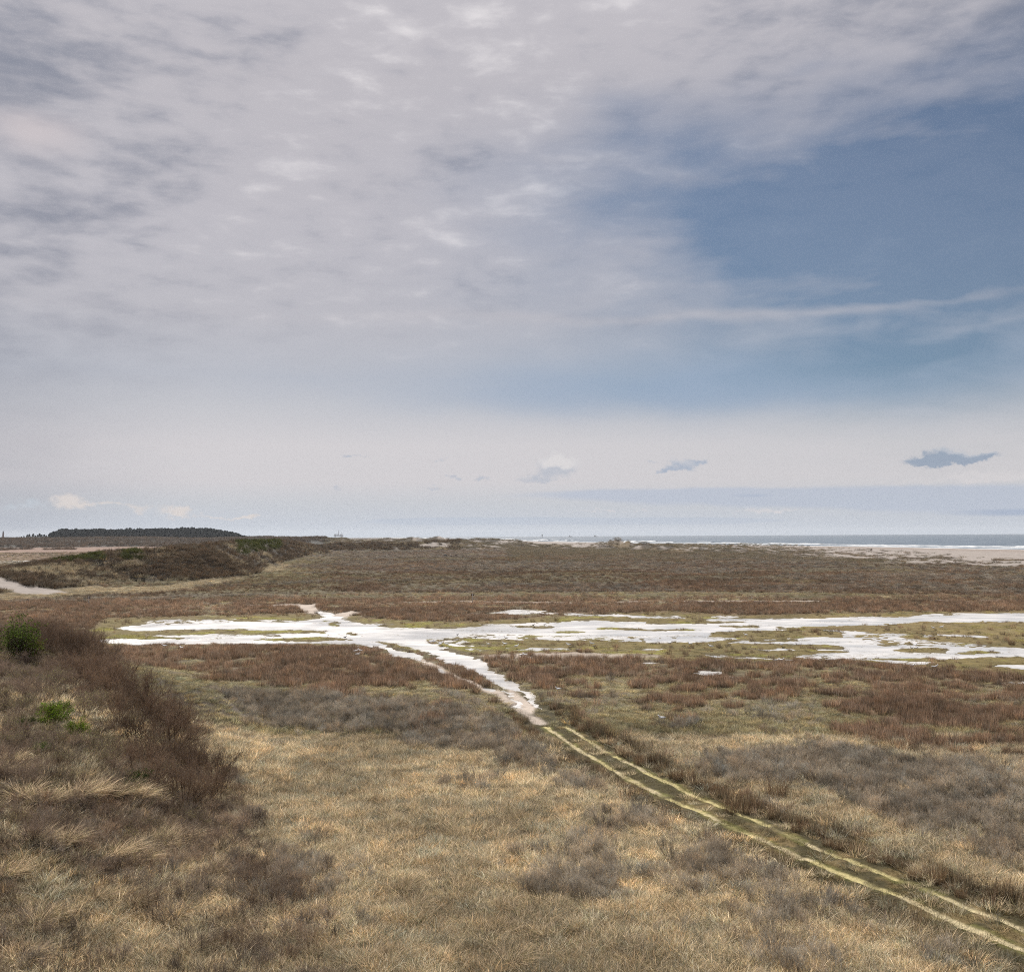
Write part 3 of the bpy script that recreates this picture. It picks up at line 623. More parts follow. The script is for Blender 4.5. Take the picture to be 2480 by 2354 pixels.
# sea as rings between 400 m and the horizon, hidden under the land where there is land
rs = np.array([420, 900, 1500, 2500, 4500, 8000, SEA_R]); AA, RS = np.meshgrid(ang, rs)
v = np.stack([(RS*np.sin(AA)).ravel(), (RS*np.cos(AA)).ravel(), np.full(AA.size, -.15)], -1)
i = np.arange(AA.size).reshape(AA.shape); f = np.stack([i[:-1, :-1], i[:-1, 1:], i[1:, 1:], i[1:, :-1]], -1).reshape(-1, 4)[:, ::-1]
sea = add_obj('sea', v, f, m_sea); tag(sea, 'grey blue sea out to the horizon', kind='structure')

# surf: low broken ridges of foam parallel to the tide line
m_foam, G, out = new_mat('foam'); ob = G.n('ShaderNodeTexCoord').outputs['Object']
principled(G, out, G.mix(G.ss(G.noise(ob, .08, 4, .6), .35, .7), (.38, .41, .44), (.72, .72, .72)), .6, .4)
fv, ff = [], []
sl = smooth(resample(shore_l, 900), 30); tn = np.gradient(sl, axis=0); tn /= np.linalg.norm(tn, axis=1)[:, None]; nrm = np.stack([-tn[:, 1], tn[:, 0]], -1)
if shore_side(np.array([sl[450, 0]+nrm[450, 0]*30]), np.array([sl[450, 1]+nrm[450, 1]*30]))[0]*SGN > 0: nrm = -nrm
for (off, wd_, hh, cut, sdn) in [(14, 26, .30, -.7, 1), (62, 16, .7, -.1, 2), (110, 16, .9, .0, 3), (165, 14, 1.0, .15, 4), (240, 12, 1.0, .35, 5)]:
    nb = 7; cross = np.linspace(-1, 1, nb)
    s_ = np.arange(len(sl)); wob = fbm(s_*1.0, s_*0+off, 22, 3, 80+sdn)*10
    ok = fbm(s_*1.0, s_*0+off, 16, 4, 90+sdn) > cut
    wv_ = wd_*(.65+.5*np.abs(fbm(s_*1.0, s_*0+off, 6, 3, 95+sdn)))
    P_ = sl[:, None, :]+nrm[:, None, :]*((off+wob)[:, None, None]+cross[None, :, None]*wv_[:, None, None]/2)
    zz = -.13+hh*(1-cross[None, :]**2)*(.5+.6*np.abs(fbm(P_[..., 0], P_[..., 1], 9, 3, 7)))
    b0 = len(fv)*0+sum(len(a) for a in fv)
    fv.append(np.concatenate([P_, zz[..., None]], -1).reshape(-1, 3))
    i = np.arange(len(sl)*nb).reshape(len(sl), nb); q = np.stack([i[:-1, :-1], i[:-1, 1:], i[1:, 1:], i[1:, :-1]], -1)
    q = q[ok[:-1]].reshape(-1, 4); ff.append(q+b0)
foam = add_obj('surf_foam', np.concatenate(fv), np.concatenate(ff), m_foam, None, True); tag(foam, 'white surf breaking in long lines along the beach', 'surf', None, 'stuff')

# ------------------------------------------------------------------ wheel track
nA_, nL_ = 47, 1500
ml = resample(mid, nL_); tn = np.gradient(ml, axis=0); tn /= np.linalg.norm(tn, axis=1)[:, None]; nn = np.stack([tn[:, 1], -tn[:, 0]], -1)
ac = np.linspace(-1.75, 1.75, nA_)
PX = ml[:, None, 0]+nn[:, None, 0]*ac; PY = ml[:, None, 1]+nn[:, None, 1]*ac
fx_, fy_ = PX.ravel(), PY.ravel()
dR, _, _ = seg_dist(fx_, fy_, rr[::3]); dL, _, _ = seg_dist(fx_, fy_, rl[::3])
wR = .14+.05*fbm(fx_, fy_, 1.6, 3, 111)+.03*fbm(fx_, fy_, .3, 2, 112); wL = .17+.06*fbm(fx_, fy_, 1.8, 3, 113)+.03*fbm(fx_, fy_, .3, 2, 114)
rutw = np.maximum(sstep(.08, -.05, dR-wR), sstep(.08, -.05, dL-wL))
rutw = rutw*(1-.8*sstep(.5, .8, fbm(fx_, fy_, 2.2, 3, 119)))
halo = np.maximum(sstep(.42, .1, dR-wR), sstep(.42, .1, dL-wL))
edge_ = np.abs(np.tile(ac, nL_))/1.75
tz = land_z(fx_, fy_)+.035-.045*rutw+.03*fbm(fx_, fy_, .5, 3, 115)-.16*sstep(.72, 1.0, edge_+.18*fbm(fx_, fy_, 1.2, 3, 116))
u_, v_ = to_px(fx_, fy_)
tz = tz-.3*sstep(1772, 1748, v_+6*fbm(fx_, fy_, 1.5, 2, 122))
cT = mixc(np.tile(np.array([.062, .052, .026]), (len(fx_), 1)), np.array([.17, .125, .06]), sstep(.15, .7, fbm(fx_, fy_, 1.3, 3, 117))*.7)
cT = mixc(cT, np.array([.15, .145, .045]), halo*sstep(-.3, .5, fbm(fx_, fy_, .9, 3, 121))*.55)
rc = mixc(np.tile(np.array([.40, .345, .17]), (len(fx_), 1)), np.array([.40, .34, .21]), sstep(.0, .4, fbm(fx_, fy_, 2.6, 3, 118)+.5*sstep(1850, 1770, v_)))
cT = mixc(cT, rc, rutw)
i = np.arange(nA_*nL_).reshape(nL_, nA_); q = np.stack([i[:-1, :-1], i[:-1, 1:], i[1:, 1:], i[1:, :-1]], -1).reshape(-1, 4)
track = add_obj('track', np.stack([fx_, fy_, tz], -1), q[:, ::-1], None, None, True); vcol(track.data, 'albedo', cT)
tag(track, 'double wheel track of turf and two pale ruts', kind='structure')
m, G, out = new_mat('track'); at = G.n('ShaderNodeAttribute', attribute_name='albedo').outputs['Color']; ob = G.n('ShaderNodeTexCoord').outputs['Object']
q1 = G.noise(ob, 3.5, 5, .65); vm = G.n('ShaderNodeVectorMath', operation='SCALE'); G.put(vm.inputs[0], at); G.put(vm.inputs['Scale'], G.m('MULTIPLY_ADD', G.m('SUBTRACT', q1, .5), 1.6, 1.0))
principled(G, out, vm.outputs[0], .95, .1, bump(G, q1, .6, .12)); track.data.materials.append(m)
if track.data.polygons[10].normal.z < 0: track.data.flip_normals()

# ------------------------------------------------------------------ plant prototypes
def ribbons(p0, d0, length, width, droop, segs, r_, taper=.15):
    """thin tapering leaves or twigs; p0 (n,3) root, d0 (n,3) unit direction; returns verts, quads, t along, blade id"""
    n = len(p0); t = np.linspace(0, 1, segs+1)
    side = np.cross(d0, r_.normal(size=(n, 3))); side /= np.linalg.norm(side, axis=1)[:, None]+1e-9
    pos = p0[:, None]+d0[:, None]*(length[:, None]*t)[..., None]
    pos[..., 0] += (droop[:, None, 0]*t*t); pos[..., 1] += (droop[:, None, 1]*t*t); pos[..., 2] += (droop[:, None, 2]*t*t)
    w = width[:, None]*(1-(1-taper)*t)*.5
    a = pos+side[:, None]*w[..., None]; b = pos-side[:, None]*w[..., None]
    v = np.stack([a, b], 2).reshape(n, -1, 3); k = 2*(segs+1)
    base = (np.arange(n)*k)[:, None, None]; s = np.arange(segs)[None, :, None]*2
    f = base+s+np.array([0, 1, 3, 2]); tt = np.repeat(np.tile(t, (n, 1)), 2, axis=1)
    return v.reshape(-1, 3), f.reshape(-1, 4), tt.ravel(), np.repeat(np.arange(n), k), pos
def unit(v): return v/(np.linalg.norm(v, axis=-1, keepdims=True)+1e-9)
def pmesh(name, v, f, tone):
    me = bpy.data.meshes.new(name); set_mesh(me, v, f)
    vcol(me, 'tone', np.repeat(np.clip(tone, 0, 2)[:, None], 3, 1) if tone.ndim == 1 else tone)
    return me
def grass_mesh(name, n, rad_, ht, wid, spread, bend, seed, segs=3, lean=(0, 0)):
    r_ = np.random.default_rng(seed)
    a = r_.uniform(0, 6.283, n); rr_ = rad_*np.sqrt(r_.uniform(0, 1, n)); p0 = np.stack([rr_*np.cos(a), rr_*np.sin(a), np.full(n, -.03)], -1)
    d = unit(np.stack([np.cos(a)*spread*(rr_/rad_+.25)+r_.normal(0, spread*.5, n)+lean[0], np.sin(a)*spread*(rr_/rad_+.25)+r_.normal(0, spread*.5, n)+lean[1], np.ones(n)], -1))
    ln = ht*r_.uniform(.55, 1.15, n); b = bend*ln*r_.uniform(.3, 1.3, n)
    dr = np.stack([d[:, 0]*b*1.2+lean[0]*b, d[:, 1]*b*1.2+lean[1]*b, -b*.75], -1)
    v, f, t, bid, _ = ribbons(p0, d, ln, np.full(n, wid)*r_.uniform(.7, 1.3, n), dr, segs, r_)
    tone = (r_.choice([.35, .6, .85, 1.1, 1.4, 1.7], n, p=[.12, .2, .26, .22, .13, .07])*r_.uniform(.9, 1.1, n))[bid]
    return pmesh(name, v, f, np.stack([tone, t, r_.uniform(0, 1, n)[bid]], -1))
def twig_arrays(seed, ht, wd, n0=14, n1=8, n2=7, n3=3, w0=.022, up=.55):
    r_ = np.random.default_rng(seed)
    a = r_.uniform(0, 6.283, n0); inc = r_.uniform(.1, 1.25, n0)
    d = unit(np.stack([np.cos(a)*np.sin(inc)*wd/ht, np.sin(a)*np.sin(inc)*wd/ht, np.cos(inc)+.15], -1))
    p = np.stack([np.cos(a)*.08*wd, np.sin(a)*.08*wd, np.full(n0, -.1)], -1)
    ln = ht*r_.uniform(.6, .95, n0)*(1+.15*np.sin(inc))
    V, F, T_, B = [], [], [], 0; tips = []
    lv = [(p, d, ln, w0)]
    for k, cnt in enumerate((n1, n2, n3)):
        p, d, ln, w = lv[-1]
        m = len(p)
        t = r_.uniform(.35, 1.0, (m, cnt)); cp = p[:, None]+d[:, None]*(ln[:, None]*t)[..., None]
        cd = unit(d[:, None]*.9+r_.normal(0, .62, (m, cnt, 3))+np.array([0, 0, up]))
        cl_ = ln[:, None]*r_.uniform(.32, .62, (m, cnt))
        lv.append((cp.reshape(-1, 3), cd.reshape(-1, 3), cl_.ravel(), w*.52))
    for k, (p, d, ln, w) in enumerate(lv):
        v, f, t, bid, pos = ribbons(p, d, ln, np.full(len(p), w), np.stack([d[:, 0]*0, d[:, 1]*0, ln*.05], -1), 1 if k > 1 else 2, r_, .45)
        V.append(v); F.append(f+B); B += len(v)
        tn_ = r_.uniform(.65, 1.3, len(p))[bid]*(.75+.12*k); T_.append(np.stack([tn_, np.full(len(v), k/3.), r_.uniform(0, 1, len(p))[bid]], -1))
        if k >= 2: tips.append(pos[:, -1])
    v = np.concatenate(V); v[:, 2] = np.maximum(v[:, 2], -.1)
    return v, np.concatenate(F), np.concatenate(T_), np.concatenate(tips)
def leaf_arrays(tips, seed, size, per=1, spread=.05):
    r_ = np.random.default_rng(seed); c = np.repeat(tips, per, 0); c = c+r_.normal(0, spread, c.shape)
    n = len(c); a = unit(r_.normal(size=(n, 3))); b = unit(np.cross(a, r_.normal(size=(n, 3))))
    s = size*r_.uniform(.6, 1.4, n)[:, None]
    v = np.stack([c-a*s, c+b*s*.55, c+a*s, c-b*s*.55], 1).reshape(-1, 3)
    f = np.arange(4*n).reshape(n, 4); tone = np.repeat(r_.uniform(.55, 1.45, n), 4)
    return v, f, np.stack([tone, np.repeat(r_.uniform(0, 1, n), 4), np.repeat(r_.uniform(0, 1, n), 4)], -1)
def plant_mat(name, low, high, alt, mode, amt=.5, rough=.75, trans=0.0):
    """colour along the blade (low -> high), some blades of the alt colour; tint from the instance point or the object"""
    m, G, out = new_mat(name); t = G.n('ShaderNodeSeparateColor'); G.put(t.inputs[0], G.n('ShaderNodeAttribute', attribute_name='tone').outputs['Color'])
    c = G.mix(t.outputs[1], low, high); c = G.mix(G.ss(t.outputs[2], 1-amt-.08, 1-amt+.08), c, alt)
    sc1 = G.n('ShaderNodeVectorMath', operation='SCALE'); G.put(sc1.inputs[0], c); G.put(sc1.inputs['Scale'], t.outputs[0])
    if mode == 'inst': tv = G.n('ShaderNodeAttribute', attribute_name='tint', attribute_type='INSTANCER').outputs['Color']
    else: tv = G.n('ShaderNodeObjectInfo').outputs['Color']
    c2 = G.v('MULTIPLY', sc1.outputs[0], tv)
    b = G.n('ShaderNodeBsdfDiffuse'); G.put(b.inputs[0], c2); last = b.outputs[0]
    if trans:
        tr = G.n('ShaderNodeBsdfTranslucent'); G.put(tr.inputs[0], c2); mx = G.n('ShaderNodeMixShader'); mx.inputs[0].default_value = trans
        G.nt.links.new(b.outputs[0], mx.inputs[1]); G.nt.links.new(tr.outputs[0], mx.inputs[2]); last = mx.outputs[0]
    G.nt.links.new(last, out.inputs[0]); return m
PM = {}
for md in ('inst', 'obj'):
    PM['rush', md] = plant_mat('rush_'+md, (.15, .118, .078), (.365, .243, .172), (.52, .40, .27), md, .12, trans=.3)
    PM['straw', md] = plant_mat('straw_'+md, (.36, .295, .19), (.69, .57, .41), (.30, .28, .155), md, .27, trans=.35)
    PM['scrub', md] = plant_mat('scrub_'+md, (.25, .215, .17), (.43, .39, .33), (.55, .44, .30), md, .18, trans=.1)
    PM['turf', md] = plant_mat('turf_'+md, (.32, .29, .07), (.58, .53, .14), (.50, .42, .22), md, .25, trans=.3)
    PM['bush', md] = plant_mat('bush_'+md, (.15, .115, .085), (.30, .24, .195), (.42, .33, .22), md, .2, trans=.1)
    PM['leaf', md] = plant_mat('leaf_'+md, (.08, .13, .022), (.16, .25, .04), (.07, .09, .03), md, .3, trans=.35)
    PM['bud', md] = plant_mat('bud_'+md, (.26, .25, .10), (.42, .38, .17), (.16, .19, .06), md, .35, trans=.3)
def proto_coll(name, meshes, mats):
    c = bpy.data.collections.new(name)
    for i, me in enumerate(meshes):
        for mt in (mats if isinstance(mats, list) else [mats]): me.materials.append(mt)
        o = bpy.data.objects.new('%s_%02d' % (name, i), me); c.objects.link(o)
    return c
def scatter(name, coll, pos, yaw, scl, tint, label, cat, nvar, tilt=None):
    n = len(pos); me = bpy.data.meshes.new(name); me.vertices.add(n); me.vertices.foreach_set('co', np.asarray(pos, np.float32).ravel())
    rot = np.zeros((n, 3), np.float32); rot[:, 2] = yaw
    if tilt is not None: rot[:, 0] = tilt[:, 0]; rot[:, 1] = tilt[:, 1]
    a = me.attributes.new('rot', 'FLOAT_VECTOR', 'POINT'); a.data.foreach_set('vector', rot.ravel())
    a = me.attributes.new('scl', 'FLOAT_VECTOR', 'POINT'); a.data.foreach_set('vector', np.asarray(scl, np.float32).ravel())
    a = me.attributes.new('tint', 'FLOAT_COLOR', 'POINT'); tt = np.ones((n, 4), np.float32); tt[:, :3] = tint; a.data.foreach_set('color', tt.ravel())
    a = me.attributes.new('vi', 'INT', 'POINT'); a.data.foreach_set('value', rng.integers(0, nvar, n).astype(np.int32))
    o = bpy.data.objects.new(name, me); COL.objects.link(o)
    ng = bpy.data.node_groups.new(name, 'GeometryNodeTree'); ng.interface.new_socket('Geometry', in_out='INPUT', socket_type='NodeSocketGeometry'); ng.interface.new_socket('Geometry', in_out='OUTPUT', socket_type='NodeSocketGeometry')
    N = ng.nodes; gi = N.new('NodeGroupInput'); go = N.new('NodeGroupOutput'); ip = N.new('GeometryNodeInstanceOnPoints'); ci = N.new('GeometryNodeCollectionInfo')
    ci.inputs['Collection'].default_value = coll; ci.inputs['Separate Children'].default_value = True; ci.inputs['Reset Children'].default_value = True
    def na(nm, ty):
        k = N.new('GeometryNodeInputNamedAttribute'); k.data_type = ty; k.inputs[0].default_value = nm; return k.outputs[0]
    ip.inputs['Pick Instance'].default_value = True; L_ = ng.links
    L_.new(gi.outputs[0], ip.inputs['Points']); L_.new(ci.outputs[0], ip.inputs['Instance']); L_.new(na('vi', 'INT'), ip.inputs['Instance Index'])
    e2r = N.new('FunctionNodeEulerToRotation'); L_.new(na('rot', 'FLOAT_VECTOR'), e2r.inputs[0]); L_.new(e2r.outputs[0], ip.inputs['Rotation']); L_.new(na('scl', 'FLOAT_VECTOR'), ip.inputs['Scale']); L_.new(ip.outputs[0], go.inputs[0])
    md = o.modifiers.new('plants', 'NODES'); md.node_group = ng
    tag(o, label, cat, None, 'stuff'); return o

rush_m = [grass_mesh('rush%d' % i, 60, .26, .66, .015, .16, .06, 100+i, 2) for i in range(4)]
straw_m = [grass_mesh('straw%d' % i, 72, .34, .56, .014, .42, .42, 200+i, 3, lean=(.12, .05)) for i in range(5)]
turf_m = [grass_mesh('turf%d' % i, 90, .5, .13, .012, .7, .3, 300+i, 2) for i in range(3)]
scrub_m = []
for i in range(4):
    v, f, t, tips = twig_arrays(400+i, .55, .55, 12, 6, 5, 2, .014, .7); scrub_m.append(pmesh('scrub%d' % i, v, f, t))
dscrub_m = []
for i in range(4):
    v, f, t, tips = twig_arrays(450+i, 1.0, 1.3, 12, 6, 5, 2, .05, .4); dscrub_m.append(pmesh('dscrub%d' % i, v, f, t))
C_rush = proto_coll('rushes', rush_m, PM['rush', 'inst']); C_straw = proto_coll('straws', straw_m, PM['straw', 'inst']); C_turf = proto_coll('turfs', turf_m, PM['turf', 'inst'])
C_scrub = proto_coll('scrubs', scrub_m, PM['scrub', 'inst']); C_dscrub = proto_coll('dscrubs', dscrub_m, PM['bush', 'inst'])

# candidates over the visible wedge, thinning with distance
def wedge(r0, r1, dens, a0=-.56, a1=.58):
    n = int(dens*(a1-a0)/2*(r1*r1-r0*r0)); r = np.sqrt(rng.uniform(r0*r0, r1*r1, n)); a = rng.uniform(a0, a1, n)
    return r*np.sin(a), r*np.cos(a)
bands = [(27, 50, 22), (50, 75, 14), (75, 110, 8), (110, 170, 4.5), (170, 270, 2.2), (270, 420, .8), (420, 700, .28), (700, 1150, .08)]
cx_, cy_ = [np.concatenate(a) for a in zip(*[wedge(*b) for b in bands])]
k = cover_classes(cx_, cy_)
r_ = k['r']; rnd = rng.uniform(0, 1, len(cx_)); z_ = land_z(cx_, cy_)
rnd2 = rng.uniform(0, 1, len(cx_))
sedge = (k['wet'] > .2) & (z_ <= .02) & (r_ > 90) & (r_ < 330) & (rnd2 < .55*sstep(-.05, .45, fbm(cx_*.5, cy_, 3.0, 3, 191)+.55*fbm(cx_*.3, cy_, 14, 2, 192)-.45*(k['wet'] > .85)))
land = (k['sand'] < .5) & (z_ > .02) & ~((k['wet'] > .72) & (r_ > 90) & (r_ < 330)) & ((np.minimum(k['dr'], k['dl']) > .34+.15*rnd2)) & (k['mud'] < .5)
land &= ~((k['trk'] > .4) & (rnd2 > .6))
near_w = np.maximum(survey(wet, k['u'], k['v']-7), survey(wet, k['u'], k['v']-12)); near_w = np.where((r_ < 330) & (r_ > 90), near_w, 0)   # tall plants would hide the water behind them
sm = seg_dist(cx_, cy_, mid[::8])[1]; leftside = np.where(seg_dist(np.array([0.]), np.array([60.]), mid[::8])[1][0] == sm, 1, 0)
hd = (k['h'] > .8)
fore = (r_ < 150) & (k['h'] > .7) & (k['u'] < 900)
ridge = hd & (r_ > 200) & (k['u'] < 900)
wR_ = k['rush']*1.05*(1-.96*sstep(.1, .5, k['td'])); wS_ = k['scrub']
farc = r_ > 270
lft = sstep(900, 700, k['u']+60*k['nf3'])*sstep(1330, 1350, k['v'])*sstep(1440, 1405, k['v']); wR_ = np.where(farc, (k['red']*.8+.2)*(1-.75*lft), wR_); wS_ = np.where(farc, k['pur']*1.2, wS_)
wV = np.clip(k['verge'], 0, 1)*.9*(k['n1'] > -.1)*(r_ < 90)
wT = k['turf']*(1-k['rush'])*(r_ < 260)*1.1
wG = np.where(farc, .16+k['olv']*.55+lft*.7, .85*(1-k['rush'])*(1-.72*k['scrub'])*np.interp(k['v'], [1700, 1790], [.7, 1])*(1-.9*k['turf'])*(1-.55*k['bare'])*np.interp(k['v'], [1600, 1780], [.55, 1]))
wG = np.maximum(wG, k['stb']*3); wR_ = wR_*(1-k['stb']); wS_ = wS_*(1-.7*k['stb'])
gapm = (k['v'] < 1800) & ~farc
wS_ = wS_*(k['dm'] > np.where(leftside > 0, 3.6, 2.4))*(near_w < .3); wR_ = wR_*(k['dm'] > np.where(leftside > 0, 2.6, 1.6)); wG = wG*((k['dm'] > np.where(leftside > 0, 2.2, 1.5)) | ((k['dm'] < .3) & (rnd2 < .25))); wV = wV*np.where(leftside > 0, .25, 1)
W_ = np.stack([wR_+wV, wS_*.42, wG*.9+.12*~farc, wT], -1); tot = np.maximum(W_.sum(1), 1.0); W_ = W_/tot[:, None]
cum_ = np.cumsum(W_, 1); pick = (rnd[:, None] > cum_).sum(1)
pick = np.where(~land, 9, pick); pick = np.where(sedge, 3, pick); z_ = np.where(sedge, -.01, z_)
def scl3(n, a, b, kx=1.0, kz=1.0):
    s = rng.uniform(a, b, n); return np.stack([s*kx, s*kx, s*rng.uniform(.8, 1.15, n)*kz], -1)
kx_all = np.interp(r_, [60, 110, 200, 300, 500, 1100], [1, 1.1, 1.35, 1.9, 3.0, 5.0]); kz_all = np.interp(r_, [100, 300, 1100], [1, .95, .9])
def vary(n, lo, hi, warm=.06):
    t = rng.uniform(lo, hi, n); w = rng.normal(0, warm, n); return np.stack([t*(1+w), t, t*(1-w)], -1)
def emit(name, sel, coll, nv, a, b, tn, label, cat, kz=1.0, tilt=.12):
    ii = np.nonzero(sel)[0]; n = len(ii); s = scl3(n, a, b); s[:, 0] *= kx_all[ii]; s[:, 1] *= kx_all[ii]; s[:, 2] *= kz_all[ii]*kz*np.where(near_w[ii] > .3, .45, 1.0)
    if name == 'marsh_turf': s[sedge[ii]] *= np.array([.55, .55, 1.6])
    if name == 'marram_grass': s[:, 2] *= np.interp(k['v'][ii], [1720, 1800], [.5, 1])*np.where(farc[ii], 1.3, 1)
    print(name, n)
    tt_ = tn(ii)*np.where(farc[ii], np.where(k['stb'][ii] < .3, .74, .80), 1.0)[:, None]*(1+.22*farc[ii]*k['nf2'][ii])[:, None]
    return scatter(name, coll, np.stack([cx_[ii], cy_[ii], z_[ii]], -1), rng.uniform(0, 6.28, n), s, tt_, label, cat, nv, rng.normal(0, tilt, (n, 2)))
rs_ = (pick == 0) & ~fore & ~ridge
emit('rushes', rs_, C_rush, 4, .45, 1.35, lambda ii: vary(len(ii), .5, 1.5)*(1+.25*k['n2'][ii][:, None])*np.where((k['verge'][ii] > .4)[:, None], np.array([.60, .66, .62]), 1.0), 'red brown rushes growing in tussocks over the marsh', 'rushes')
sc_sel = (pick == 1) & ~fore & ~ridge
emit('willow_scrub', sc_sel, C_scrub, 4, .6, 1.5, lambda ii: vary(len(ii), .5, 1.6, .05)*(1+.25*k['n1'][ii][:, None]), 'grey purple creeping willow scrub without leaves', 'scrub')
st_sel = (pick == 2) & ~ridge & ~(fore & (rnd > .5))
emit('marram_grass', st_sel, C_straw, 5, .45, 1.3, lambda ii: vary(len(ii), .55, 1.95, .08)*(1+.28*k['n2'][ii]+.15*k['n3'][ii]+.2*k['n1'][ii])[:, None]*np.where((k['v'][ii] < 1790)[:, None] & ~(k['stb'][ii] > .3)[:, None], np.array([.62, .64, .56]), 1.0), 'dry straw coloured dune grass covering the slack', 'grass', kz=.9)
tf_sel = (pick == 3) & ~fore & ~ridge
emit('marsh_turf', tf_sel, C_turf, 3, .6, 1.4, lambda ii: vary(len(ii), .6, 1.2)*np.where(sedge[ii][:, None], np.array([.55, .50, .75]), 1.0)*np.where((k['trk'][ii] > .3)[:, None] | (k['verge'][ii] > .3)[:, None], np.array([.25, .205, .25]), np.array([1, 1, 1.])), 'short yellow green turf around the pools', 'turf', .8)
# scrub on the middle ridge
rx, ry = [np.concatenate(a) for a in zip(wedge(230, 420, .75, -.60, -.10), wedge(420, 1150, .16, -.45, -.05))]
rz = land_z(rx, ry); rk = cover_classes(rx, ry); ok = (rk['h'] > 1.0) & (rk['sand'] < .5); rx, ry, rz = rx[ok], ry[ok], rz[ok]; rk = {a: (b[ok] if isinstance(b, np.ndarray) else b) for a, b in rk.items()}
n = len(rx); strawy = (rk['nf']+rng.normal(0, .25, n)+.25*sstep(4, 1, rk['h'])+.1*sstep(300, 80, rk['u'])) > .37
s = rng.uniform(.7, 1.5, n)*np.interp(rk['r'], [250, 1000], [1.0, 2.0]); print('ridge', n)
dcr, sdr, _ = seg_dist(rx, ry, ridge_l); top = (rk['h'] > 7) & (dcr < 16) & (((rk['u'] > 60) & (rk['u'] < 250)) | ((rk['u'] > 290) & (rk['u'] < 345)) | ((rk['u'] > 570) & (rk['u'] < 680) & (dcr < 30)))
tint = vary(n, .40, 1.15, .05)*np.array([1.0, .97, .88]); tint[top] *= np.array([.62, .85, .42])
a = ~strawy | top
scatter('dune_scrub', C_dscrub, np.stack([rx, ry, rz], -1)[a], rng.uniform(0, 6.28, a.sum()), np.stack([s, s, s*.85], -1)[a], tint[a], 'dark brown thorn scrub covering the long dune', 'scrub', 4)
b_ = strawy & ~top
scatter('dune_grass', C_straw, np.stack([rx, ry, rz], -1)[b_], rng.uniform(0, 6.28, b_.sum()), np.stack([s*2.2, s*2.2, s*1.6], -1)[b_], vary(b_.sum(), .6, 1.0), 'pale grass tufts between the scrub of the long dune', 'grass', 5)
# tufts on the beach side and outer dunes
bx, by = [np.concatenate(a) for a in zip(wedge(560, 1700, .055, -.12, .58), wedge(800, 1650, .07, -.26, .28))]; bk = cover_classes(bx, by); bz = land_z(bx, by)
ebv = np.interp(bk['u'], [900, 1300, 1420, 1460, 1560, 1700, 1850, 2000, 2250, 2480, 2800], [1311, 1321, 1333, 1330, 1322, 1331, 1338, 1350, 1362, 1380, 1395])
prob = np.where(bk['du'] > .4, .9, np.interp(bk['v']-ebv, [-26, -16, -6, 6, 22], [.0, .10, .38, .75, .3]))*((bk['u'] > 1230) | (bk['du'] > .4))
ok = (rng.uniform(0, 1, len(bx)) < prob) & ((bk['sand'] < .6) | (rng.uniform(0, 1, len(bx)) < .12)) | ((rng.uniform(0, 1, len(bx)) < .03) & (bk['v'] > ebv-24) & (bk['u'] > 1300))
n = int(ok.sum()); print('beach tufts', n); s = rng.uniform(1.4, 3.6, n)*np.where(bk['du'][ok] > .4, .95, 1)
scatter('beach_grass', C_straw, np.stack([bx, by, bz], -1)[ok], rng.uniform(0, 6.28, n), np.stack([s*1.6, s*1.6, s*1.2], -1), vary(n, .28, .62), 'dark marram hummocks dotted over the pale beach sand', 'grass', 5)

# ------------------------------------------------------------------ placing things on the ground
def hit(px, py, r0=24, r1=1400):
    """where the sight line of a measured point meets the ground"""
    d = ray(px, py); t = np.geomspace(r0, r1, 1500)
    x, y, z = d[0]*t, d[1]*t, EYE+d[2]*t; g_ = land_z(x, y)
    j = np.nonzero(z < g_)[0]; j = j[0] if len(j) else len(t)-1
    return float(x[j]), float(y[j]), float(g_[j])
def empty(name, loc, rz=0.0, label=None, cat=None, group=None):
    o = bpy.data.objects.new(name, None); COL.objects.link(o); o.location = loc; o.rotation_euler = (0, 0, rz); o.empty_display_size = .3
    return tag(o, label, cat, group)
def part(name, me, parent, col=None):
    o = bpy.data.objects.new(name, me); COL.objects.link(o); o.parent = parent
    if col is not None: o.color = (*col, 1)
    return o

# ------------------------------------------------------------------ bushes on the fore dune
bush_p = []
for i in range(7):
    v, f, t, tips = twig_arrays(500+i, 1.25, 1.15, 15, 8, 6, 3, .030, .5)
    me = pmesh('bush_twigs', v, f, t); me.materials.append(PM['bush', 'obj'])
    sel = tips[tips[:, 2] > .45]; sel = sel[np.random.default_rng(i).uniform(0, 1, len(sel)) < .35]
    lv = leaf_arrays(sel, 600+i, .020, 1, .02); mb = pmesh('bush_buds', *lv); mb.materials.append(PM['bud', 'obj'])
    lg = leaf_arrays(tips[np.random.default_rng(i+9).uniform(0, 1, len(tips)) < .8], 700+i, .036, 2, .05); mg = pmesh('bush_leaves', *lg); mg.materials.append(PM['leaf', 'obj'])
    bush_p.append((me, mb, mg))
tuft_p = []
for i in range(4):
    me = grass_mesh('tuft_blades', 420, .42, 1.0, .018, .55, .42, 800+i, 4, lean=(.28, -.10)); me.materials.append(PM['straw', 'obj']); tuft_p.append(me)
rtuft_p = []
for i in range(3):
    me = grass_mesh('rush_blades', 210, .36, .85, .012, .22, .08, 820+i, 2); me.materials.append(PM['rush', 'obj']); rtuft_p.append(me)
def tint_of(c, t): return tuple(q*t for q in c)
def bush(x, y, z, s, kind, label, group=None, col=(1, 1, 1), sz=1.0):
    me, mb, mg = bush_p[random.randrange(7)]
    e = empty('bush', (x, y, z), random.uniform(0, 6.28), label, 'bush', group); e.scale = (s, s, s*sz)
    part('twigs', me, e, tuple(c*(.9 if kind != 'green' else .6) for c in col))
    if kind in ('bud', 'green'): part('buds' if kind == 'bud' else 'leaves', mb if kind == 'bud' else mg, e, col if kind == 'green' else (1, 1, 1))
    return e
